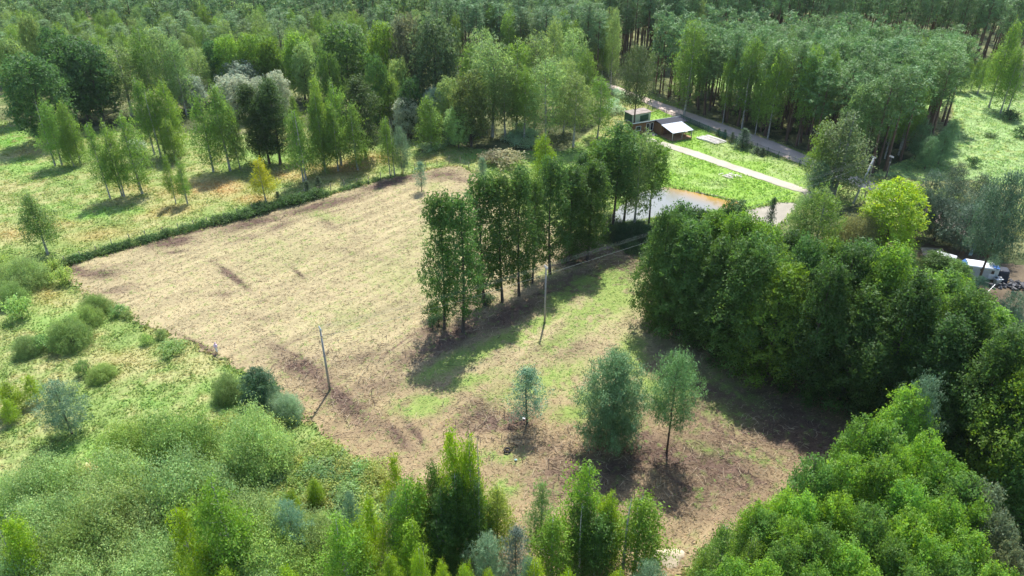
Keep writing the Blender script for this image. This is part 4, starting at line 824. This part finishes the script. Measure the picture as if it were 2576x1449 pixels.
# timber cabin with a dark roof and a metal porch roof
cab = thing('wooden_cabin', 'brown timber cabin with a white-edged dark roof and a pale metal porch roof', 'cabin', (29.6, 171.8, 0), R(26))
M_WOOD = mat('brown_cladding', (.20, .105, .055), .75, var=.3, scale=2, stretch=(6, 6, .4), bump=.3); M_ROOF = mat('dark_roof_felt', (.035, .04, .055), .85, var=.2, scale=4)
M_METAL = mat('pale_roof_sheet', (.58, .64, .74), .3, .35, var=.05, scale=1, bump=0, spec=.5); M_WHITE = mat('white_paint', (.72, .73, .75), .5, var=.05, bump=0); M_GLASS = mat('dark_window', (.02, .025, .03), .08, var=.1, bump=0, spec=.8)
M_DECK = mat('deck_boards', (.34, .20, .12), .8, var=.2, scale=3, stretch=(1, 8, 1)); M_DOOR = mat('dark_red_door', (.13, .05, .035), .6, var=.15)
w_ = MB(); w_.box((3.2, 1.2, 1.12), (6.4, 2.4, 2.2)); w_.box((3.2, .04, 2.7), (6.4, .1, 1.0)); w_.box((9.9, -1.5, 1.4), (7.0, 3.0, 2.75)); w_.box((9.9, 1.22, 1.1), (7.0, 2.4, 2.15)); w_.build('wall', M_WOOD, cab)
rf = MB(); rf.slab([(-.5, -.35, 3.35), (13.9, -.35, 3.35), (13.9, 2.7, 2.2), (-.5, 2.7, 2.2)], .1); rf.slab([(6.2, -3.5, 2.9), (13.9, -3.5, 2.9), (13.9, -.36, 3.34), (6.2, -.36, 3.34)], .1); rf.build('roof', M_ROOF, cab)
MB().box((6.7, -.42, 3.28), (14.5, .06, .22)).build('fascia', M_WHITE, cab)
pr = MB(); pr.slab([(6.0, -8.0, 2.15), (12.2, -8.0, 2.15), (12.2, -3.2, 2.95), (6.0, -3.2, 2.95)], .06)
for k in range(13): x = 6.1 + k * .5; pr.slab([(x, -8.0, 2.185), (x + .05, -8.0, 2.185), (x + .05, -3.2, 2.985), (x, -3.2, 2.985)], .03)
pr.build('porch_roof', M_METAL, cab)
for x, y in ((6.25, -7.7), (9.1, -7.7), (11.95, -7.7), (11.95, -4.6)): MB().box((x, y, 1.05), (.16, .16, 2.1)).build('porch_post', M_CONC, cab)
MB().box((9.1, -5.6, .2), (6.0, 4.5, .25)).build('porch_deck', M_DECK, cab)
dr = MB().box((7.6, -3.05, 1.25), (.95, .1, 2.0)).build('door', M_DOOR, cab); MB().box((7.95, -3.13, 1.2), (.05, .06, .14)).build('handle', M_STEEL, dr)
for x, y, z, sx_, sz_ in ((1.6, -.02, 1.7, 1.4, 1.1), (4.4, -.02, 1.7, .8, 1.9), (5.6, -.02, 1.7, .8, 1.9), (10.4, -3.02, 1.6, 1.6, 1.1)):
    fr = MB(); 
    for s_ in (-1, 1): fr.box((x + s_ * sx_ / 2, y - .03, z), (.08, .08, sz_ + .08)); fr.box((x, y - .03, z + s_ * sz_ / 2), (sx_ - .08, .08, .08))
    wn = fr.build('window', M_WHITE, cab); MB().box((x, y - .01, z), (sx_ - .06, .04, sz_ - .06)).build('pane', M_GLASS, wn)
MB().box((5.2, -1.2, .12), (1.5, 2.2, .24)).build('step', M_CONC, cab)
tb = thing('timber_table', 'pale wooden table at the right end of the cabin porch', 'table', tuple(cab.matrix_basis @ Vector((11.2, -5.4, .33))), R(26))
MB().box((0, 0, .72), (2.2, 1.0, .07)).build('table_top', mat('pale_planks', (.55, .45, .35), .7), tb)
for x in (-.95, .95):
    for y in (-.4, .4): MB().box((x, y, .345), (.09, .09, .69)).build('leg', M_POST, tb)
# white and green shed behind
sh = thing('storage_shed', 'white walled shed with a grey felt roof and dark green door and end', 'shed', (31.0, 182.2, 0), math.atan2(2.9, 5.3))
M_SHW = mat('dull_white_sheet', (.52, .56, .54), .6, var=.1, scale=2, stretch=(4, 4, .5)); M_SHG = mat('dark_green_sheet', (.035, .10, .07), .6, var=.2)
MB().box((3, 1.6, 1.1), (6.0, 3.2, 2.2)).build('wall', M_SHW, sh); MB().box((-.03, 1.6, 1.1), (.06, 3.22, 2.1)).build('end_wall', M_SHG, sh)
MB().slab([(-.25, -.25, 2.28), (6.25, -.25, 2.28), (6.25, 3.45, 2.45), (-.25, 3.45, 2.45)], .09).build('roof', mat('grey_brown_felt', (.28, .24, .21), .9, var=.35, scale=1), sh)
MB().box((3.9, -.04, .95), (2.7, .08, 1.5), 0, 0, R(-3)).build('door_panel', M_SHG, sh); MB().box((-.5, .9, .5), (.9, 1.6, .12), 0, 0, R(18)).build('lean_to_roof', M_CONC, sh)
# logs stacked flat on the lawn
M_LOG = mat('bleached_log', (.66, .61, .55), .85, var=.25, scale=1.5, stretch=(1, 1, 1)); ld = Vector((48.6 - 45.0, 164.9 - 169.9, 0)); ll = ld.length; la = math.atan2(ld.y, ld.x)
for k in range(13):
    f = k / 12; bx, by = 44.9 + f * 3.3, 170.0 + f * 1.9; l = ll * random.uniform(.86, 1.08); o = MB().tube([(0, 0, 0), (l * .5, 0, .02), (l, 0, 0)], [random.uniform(.12, .17)] * 2 + [.11], 9).build('log', M_LOG, None, (bx + random.uniform(-.2, .2), by, .17 + .12 * (k % 2)), smooth=False); o.rotation_euler = (0, 0, la + random.uniform(-.04, .04))
    tag(o, f"bleached log on the lawn, {'lowest left' if k == 0 else 'uppermost right' if k == 12 else ordinal(k) + ' from the lower left'} of the flat stack", 'log', 'logs laid side by side on the lawn')
dbx, dby = G(1836, 446)
mb = MB(); r_ = random.Random(5)
for k in range(26): a_ = r_.uniform(0, 3.14); x, y = dbx + r_.gauss(0, .8), dby + r_.gauss(0, .45); mb.box((x, y, .15 + r_.uniform(0, .3)), (r_.uniform(.7, 1.7), .12, .06), a_, r_.uniform(-.3, .3), r_.uniform(-.2, .2))
tag(mb.build('scrap_wood_pile', M_LOG), 'low pile of broken grey boards in the grass above the pond', 'wood pile')
# tyre and litter on the clearing
tx, ty = G(1276, 1138)
V = []; F = []; n1_, n2_ = 26, 10
for i_ in range(n1_):
    for j_ in range(n2_):
        A_, B_ = 2 * math.pi * i_ / n1_, 2 * math.pi * j_ / n2_; q = .31 + .12 * math.cos(B_) * (1.0 if math.cos(B_) > -.2 else .7); V.append((q * math.cos(A_), q * math.sin(A_), .11 * math.sin(B_))); F.append((i_ * n2_ + j_, ((i_ + 1) % n1_) * n2_ + j_, ((i_ + 1) % n1_) * n2_ + (j_ + 1) % n2_, i_ * n2_ + (j_ + 1) % n2_))
ty_o = MB().add(V, F).build('old_tyre', mat('black_rubber', (.015, .015, .016), .7, var=.2, bump=.2), None, (tx, ty, .3), smooth=True); ty_o.rotation_euler = (.12, .05, 0); tag(ty_o, 'black car tyre lying flat on the cleared ground', 'tyre')
def rag(name, px, py, sz_, col, label, cat):
    X_, Y_ = G(px, py); V = []; n_ = 7; r_ = random.Random(int(px))
    for i_ in range(n_):
        for j_ in range(n_): V.append((X_ + (i_ / 6 - .5) * sz_[0] + r_.uniform(-.04, .04), Y_ + (j_ / 6 - .5) * sz_[1] + r_.uniform(-.04, .04), .2 + sz_[2] * r_.random() * (1 - abs(i_ / 3 - 1) * .7)))
    F = [(i_ * n_ + j_, (i_ + 1) * n_ + j_, (i_ + 1) * n_ + j_ + 1, i_ * n_ + j_ + 1) for i_ in range(6) for j_ in range(6)]
    o = MB().add(V, F).build(name, mat(name + '_cloth', col, .7, var=.1), smooth=True); s_ = o.modifiers.new('thick', 'SOLIDIFY'); s_.thickness = .02; return tag(o, label, cat)
rag('plastic_sheet', 1297, 1160, (.3, .22, .1), (.28, .45, .45), 'crumpled pale turquoise plastic on the ground near the tyre', 'litter')
rag('plastic_bag', 1317, 1056, (.35, .3, .2), (.7, .7, .72), 'small white plastic bag at the foot of the leftmost clearing pine', 'litter')
# the caravan yard
CX, CY = G(2462, 706); cv = thing('caravan', 'white ribbed caravan under a white and blue sheet, black cover on its right end', 'caravan', (CX, CY, 0), R(-20))
cx0, _ = 0, 0
M_RIB = mat('ribbed_white_panel', (.50, .53, .56), .5, var=.12, scale=2); M_TARPW = mat('white_sheet', (.78, .80, .84), .5, var=.06, scale=3, bump=.6); M_BLUE = mat('blue_sheet', (.06, .16, .42), .5, var=.2, scale=3, bump=.5); M_BLACK = mat('black_cover', (.03, .035, .05), .6, var=.3, scale=3, bump=.5)
MB().box((0, 1.0, 1.35), (4.6, 2.0, 1.9)).build('body', M_SHW, cv, bevel=.12)
rb = MB()
for k in range(13): rb.box((-1.9 + k * .24, -.03, 1.1), (.13, .07, 1.5))
rb.build('ribbed_panel', M_RIB, cv)
def sheet(name, x0, x1, y0, y1, zf, m, par):
    V = []; n_ = 12
    for i_ in range(n_):
        for j_ in range(n_): x = x0 + (x1 - x0) * i_ / 11; y = y0 + (y1 - y0) * j_ / 11; V.append((x, y, zf(x, y) + random.uniform(0, .05)))
    o = MB().add(V, [(i_ * n_ + j_, (i_ + 1) * n_ + j_, (i_ + 1) * n_ + j_ + 1, i_ * n_ + j_ + 1) for i_ in range(11) for j_ in range(11)]).build(name, m, par, smooth=True); o.modifiers.new('thick', 'SOLIDIFY').thickness = .02; return o
sheet('roof_sheet', -2.2, 1.7, -.25, 2.2, lambda x, y: 2.42 + .22 * math.cos((y - 1) * 1.2) - .35 * max(0, -y), M_TARPW, cv)
sheet('blue_cover', -2.75, -2.2, -.1, 2.2, lambda x, y: 2.45 + (x + 2.2) * 1.1, M_BLUE, cv); sheet('blue_fold', 1.3, 2.2, -.3, .9, lambda x, y: 2.66 - .1 * (x - 1.3), M_BLUE, cv)
MB().box((3.1, 1.0, 1.15), (1.7, 2.2, 2.1), taper=.82).build('black_cover', M_BLACK, cv, bevel=.25)
for x, z, a_, b_ in ((-.2, 1.95, .35, .35), (1.45, 1.8, .45, .6), (-1.8, 1.9, .9, .4)):
    wn = MB().box((x, -.05, z), (a_, .06, b_)).build('window', M_STEEL, cv); MB().box((x, -.085, z), (a_ - .08, .03, b_ - .08)).build('pane', M_GLASS, wn)
dr = MB().box((1.45, -.035, 1.05), (.8, .05, .8)).build('door', M_WHITE, cv)
for x in (-.5, .5):
    w2 = MB().tube([(x, -.06, .36), (x, .16, .36)], .34, 14).build('wheel', M_BLACK, cv)
MB().tube([(-2.3, 1, .5), (-3.6, 1, .45)], .05, 6).build('drawbar', M_STEEL, cv)
X_, Y_ = G(2382, 668); cr_ = thing('parked_van', 'white van mostly hidden by the alders left of the caravan', 'van', (X_, Y_, 0), R(-38))
MB().add([(x, y, z) for x, y, z in [(-2.2,-.85,.4),(2.2,-.85,.4),(2.2,.85,.4),(-2.2,.85,.4),(-2.2,-.85,1.1),(2.2,-.85,.95),(2.2,.85,.95),(-2.2,.85,1.1),(-2.0,-.72,1.85),(.9,-.72,1.85),(.9,.72,1.85),(-2.0,.72,1.85),(1.5,-.8,1.1),(1.5,.8,1.1)]],
    [(3,2,1,0),(0,1,5,12,4),(2,3,7,13,6),(0,4,7,3),(1,2,6,5),(4,12,9,8),(13,7,11,10),(8,9,10,11),(4,8,11,7),(12,13,10,9),(5,6,13,12)]).build('body', M_WHITE, cr_, bevel=.08)
MB().add([(1.48,-.7,1.16),(1.48,.7,1.16),(.98,.64,1.78),(.98,-.64,1.78),(1.42,-.7,1.14),(1.42,.7,1.14),(.92,.64,1.76),(.92,-.64,1.76)], [(0,1,2,3),(7,6,5,4),(0,3,7,4),(1,5,6,2),(0,4,5,1),(3,2,6,7)]).build('windscreen', M_GLASS, cr_, (.05, 0, .02))
for x in (-1.4, 1.35):
    for y in (-.85, .85): MB().tube([(x, y - .1, .33), (x, y + .1, .33)], .33, 14).build('wheel', M_BLACK, cr_)
for y in (-.6, .6): MB().box((2.21, y, .78), (.05, .28, .16)).build('headlight', M_GLASS, cr_)
X_, Y_ = G(2343, 640)
sl_ = MB().slab([(X_ - 2, Y_ - 1.2, .25), (X_ + 1.5, Y_ - 1.8, .25), (X_ + 2.8, Y_ + 1.8, .25), (X_ - .8, Y_ + 2.2, .25)], .3).build('concrete_slab', mat('grey_brown_slab', (.33, .28, .24), .9, var=.35, scale=1)); tag(sl_, 'low grey slab behind the alders left of the caravan', 'slab')
X_, Y_ = G(2506, 716); ck = thing('metal_cabinet', 'cream metal cabinet with junk on top right of the caravan', 'cabinet', (X_, Y_, 0), R(10))
MB().box((0, 0, .5), (.9, .6, 1.0)).build('body', mat('cream_enamel', (.42, .42, .34), .5), ck, bevel=.02); MB().box((.05, 0, 1.05), (1.2, .8, .08)).build('top_board', M_WHITE, ck)
for k, (a_, b_, c_) in enumerate([(-.3, .1, .3), (.25, -.1, .4), (.1, .25, .25)]): MB().box((a_, b_, 1.12 + c_ / 3), (.3, .25, c_ * .6), k).build('junk_box', (M_BLACK, M_STEEL, M_WHITE)[k], ck)
X_, Y_ = G(2440, 648); gb = thing('signboard', 'narrow upright pale green board behind the caravan', 'board', (X_, Y_, 0), R(-10))
MB().box((0, 0, 1.5), (.55, .08, 2.2), 0, 0, R(5)).build('board', mat('pale_green_board', (.30, .42, .42), .5), gb); MB().box((-.2, .06, .9), (.08, .08, 1.8)).build('post', M_SHG, gb); MB().box((.1, 0, 2.72), (.7, .3, .1)).build('cap', mat('bright_green_cap', (.04, .30, .14), .5), gb)
mb = MB(); jx, jy = G(2545, 722); r_ = random.Random(9)
for k in range(46): mb.box((jx + r_.gauss(0, 1.5), jy + r_.gauss(0, .9), .15 + r_.random() * .5), (r_.uniform(.3, 1.1), r_.uniform(.2, .7), r_.uniform(.1, .35)), r_.uniform(0, 3), r_.uniform(-.5, .5), r_.uniform(-.5, .5))
tag(mb.build('junk_pile', mat('black_and_grey_junk', (.02, .02, .022), .7, scale=1.2, col2=(.14, .14, .145))), 'untidy dark junk pile on bare soil beside the cream cabinet', 'junk pile')
X_, Y_ = G(2496, 735); tag(MB().tube([(X_ - 1.6, Y_ - .9, .2), (X_ + .4, Y_ + .5, 1.1)], .03, 6).build('metal_rod', M_STEEL), 'thin pale metal rod propped against the cream cabinet', 'rod')
# person at the edge of the field
def skin_body(name, pts, edges, rads, m, parent, lvl=1):
    me = bpy.data.meshes.new(name); me.from_pydata(pts, edges, []); me.materials.append(m); o = link(name, me, parent); s_ = o.modifiers.new('skin', 'SKIN'); s_.use_smooth_shade = True
    if not me.skin_vertices: me.attributes.new('skin', 'FLOAT', 'POINT')
    for v_, r_ in zip(me.skin_vertices[0].data, rads): v_.radius = (r_, r_) if not isinstance(r_, tuple) else r_
    me.skin_vertices[0].data[0].use_root = True
    o.modifiers.new('sub', 'SUBSURF').render_levels = lvl; return o
X_, Y_ = G(541, 893); pe = thing('person', 'person in a long pink hooded top and pale trousers standing at the field edge', 'person', (X_ + .2, Y_ + .35, .12), R(-30))
import bmesh
def skin_mesh(name, chains, m, parent):
    bm = bmesh.new(); lay = bm.verts.layers.skin.verify(); idx = {}
    first = True
    for ch in chains:
        prev = None
        for p, r_ in ch:
            key = tuple(round(c_, 4) for c_ in p)
            if key not in idx:
                v_ = bm.verts.new(p); v_[lay].radius = (r_, r_) if not isinstance(r_, tuple) else r_; v_[lay].use_root = first; first = False; idx[key] = v_
            v_ = idx[key]
            if prev is not None and prev is not v_ and not bm.edges.get((prev, v_)): bm.edges.new((prev, v_))
            prev = v_
    me = bpy.data.meshes.new(name); bm.to_mesh(me); bm.free(); me.materials.append(m); o = link(name, me, parent)
    s_ = o.modifiers.new('skin', 'SKIN'); s_.use_smooth_shade = True; o.modifiers.new('sub', 'SUBSURF').render_levels = 2; return o
M_SKIN = mat('skin', (.45, .27, .20), .5, var=.05, bump=0); M_PINK = mat('pink_knit', (.80, .60, .76), .8, var=.05, scale=20); M_PALE = mat('pale_blue_trousers', (.66, .74, .82), .8, var=.08, scale=10); M_SHOE = mat('dark_shoe', (.06, .05, .05), .7, var=.1); M_HAIR = mat('brown_hair', (.09, .05, .03), .7, var=.3, scale=30)
ch = [[((0, 0, .92), (.13, .10)), ((0, 0, 1.08), (.12, .09)), ((0, .01, 1.26), (.14, .10)), ((0, 0, 1.38), (.07, .06)), ((0, -.03, 1.47), .05), ((0, -.05, 1.56), .085), ((0, -.05, 1.64), .075)]]
for s_ in (-1, 1):
    ch.append([((0, 0, .92), (.13, .10)), ((s_ * .09, 0, .86), .085), ((s_ * .10, -.04, .48), .055), ((s_ * .11, .01, .09), .035), ((s_ * .12, -.12, .04), .035)])
    ch.append([((0, .01, 1.26), (.14, .10)), ((s_ * .17, .01, 1.34), .05), ((s_ * .23, -.02, 1.10), .04), ((s_ * .12, -.22, 1.02), .03), ((s_ * .08, -.28, 1.03), .022)])
    w0 = (s_ * .08, -.28, 1.03)
    for k in range(4): a_ = (k - 1.5) * .022; ch.append([(w0, .022), (( s_ * .07 + a_, -.335, 1.02), .009), ((s_ * .06 + a_, -.365 - .006 * (k in (1, 2)), 1.0), .008)])
    ch.append([(w0, .022), ((s_ * .045, -.31, 1.05), .010), ((s_ * .03, -.335, 1.055), .009)])
body = skin_mesh('body', ch, M_SKIN, pe)
tp = [[((0, .01, .74), (.23, .20)), ((0, .01, 1.0), (.21, .18)), ((0, .02, 1.26), (.22, .17)), ((0, .01, 1.41), (.11, .10))]]
for s_ in (-1, 1): tp.append([((0, .02, 1.26), (.22, .17)), ((s_ * .20, .02, 1.335), .10), ((s_ * .27, -.02, 1.10), .085), ((s_ * .15, -.20, 1.025), .06)])
skin_mesh('hooded_top', tp, M_PINK, pe); skin_mesh('hood', [[((0, .06, 1.42), .07), ((0, .0, 1.58), .105), ((0, -.01, 1.67), .075)]], M_PINK, pe)
skin_mesh('trousers', [[((s_ * .09, 0, .86), .10), ((s_ * .10, -.04, .48), .075), ((s_ * .11, .01, .14), .055)] if s_ == -1 else [((-.09, 0, .86), .10), ((0, 0, .90), .12), ((.09, 0, .86), .10), ((.10, -.04, .48), .075), ((.11, .01, .14), .055)] for s_ in (-1, 1)], M_PALE, pe)
for s_ in (-1, 1): skin_mesh('shoe', [[((s_ * .11, .03, .05), .05), ((s_ * .118, -.07, .045), .048), ((s_ * .122, -.15, .035), .035)]], M_SHOE, pe)
skin_mesh('hair', [[((0, -.06, 1.68), .05), ((.06, -.09, 1.62), .03)]], M_HAIR, pe)
hd = MB().tube([(0, -.135, 1.585), (0, -.155, 1.565), (0, -.135, 1.555)], [.008, .014, .01], 6).build('nose', M_SKIN, pe, smooth=True)
for s_ in (-1, 1): MB().box((s_ * .032, -.128, 1.595), (.022, .012, .01)).build('eye', M_SHOE, pe)
MB().box((0, -.128, 1.53), (.04, .012, .008)).build('mouth', mat('lips', (.35, .12, .11), .5), pe)
# ------------------------------------------------------------------ light summer haze
hz = MB().box((0, 400, 27.5), (1800, 1500, 64)).mesh('haze', M_WIRE); hz.materials.clear()
hm = bpy.data.materials.new('haze'); hm.use_nodes = True; hn = hm.node_tree; hn.nodes.clear(); ho = hn.nodes.new('ShaderNodeOutputMaterial'); hv = hn.nodes.new('ShaderNodeVolumePrincipled')
hv.inputs['Color'].default_value = (.82, .92, 1, 1); hv.inputs['Density'].default_value = .00006; hv.inputs['Anisotropy'].default_value = .2
hn.links.new(hv.outputs[0], ho.inputs['Volume']); hz.materials.append(hm); tag(link('haze', hz), kind='stuff')
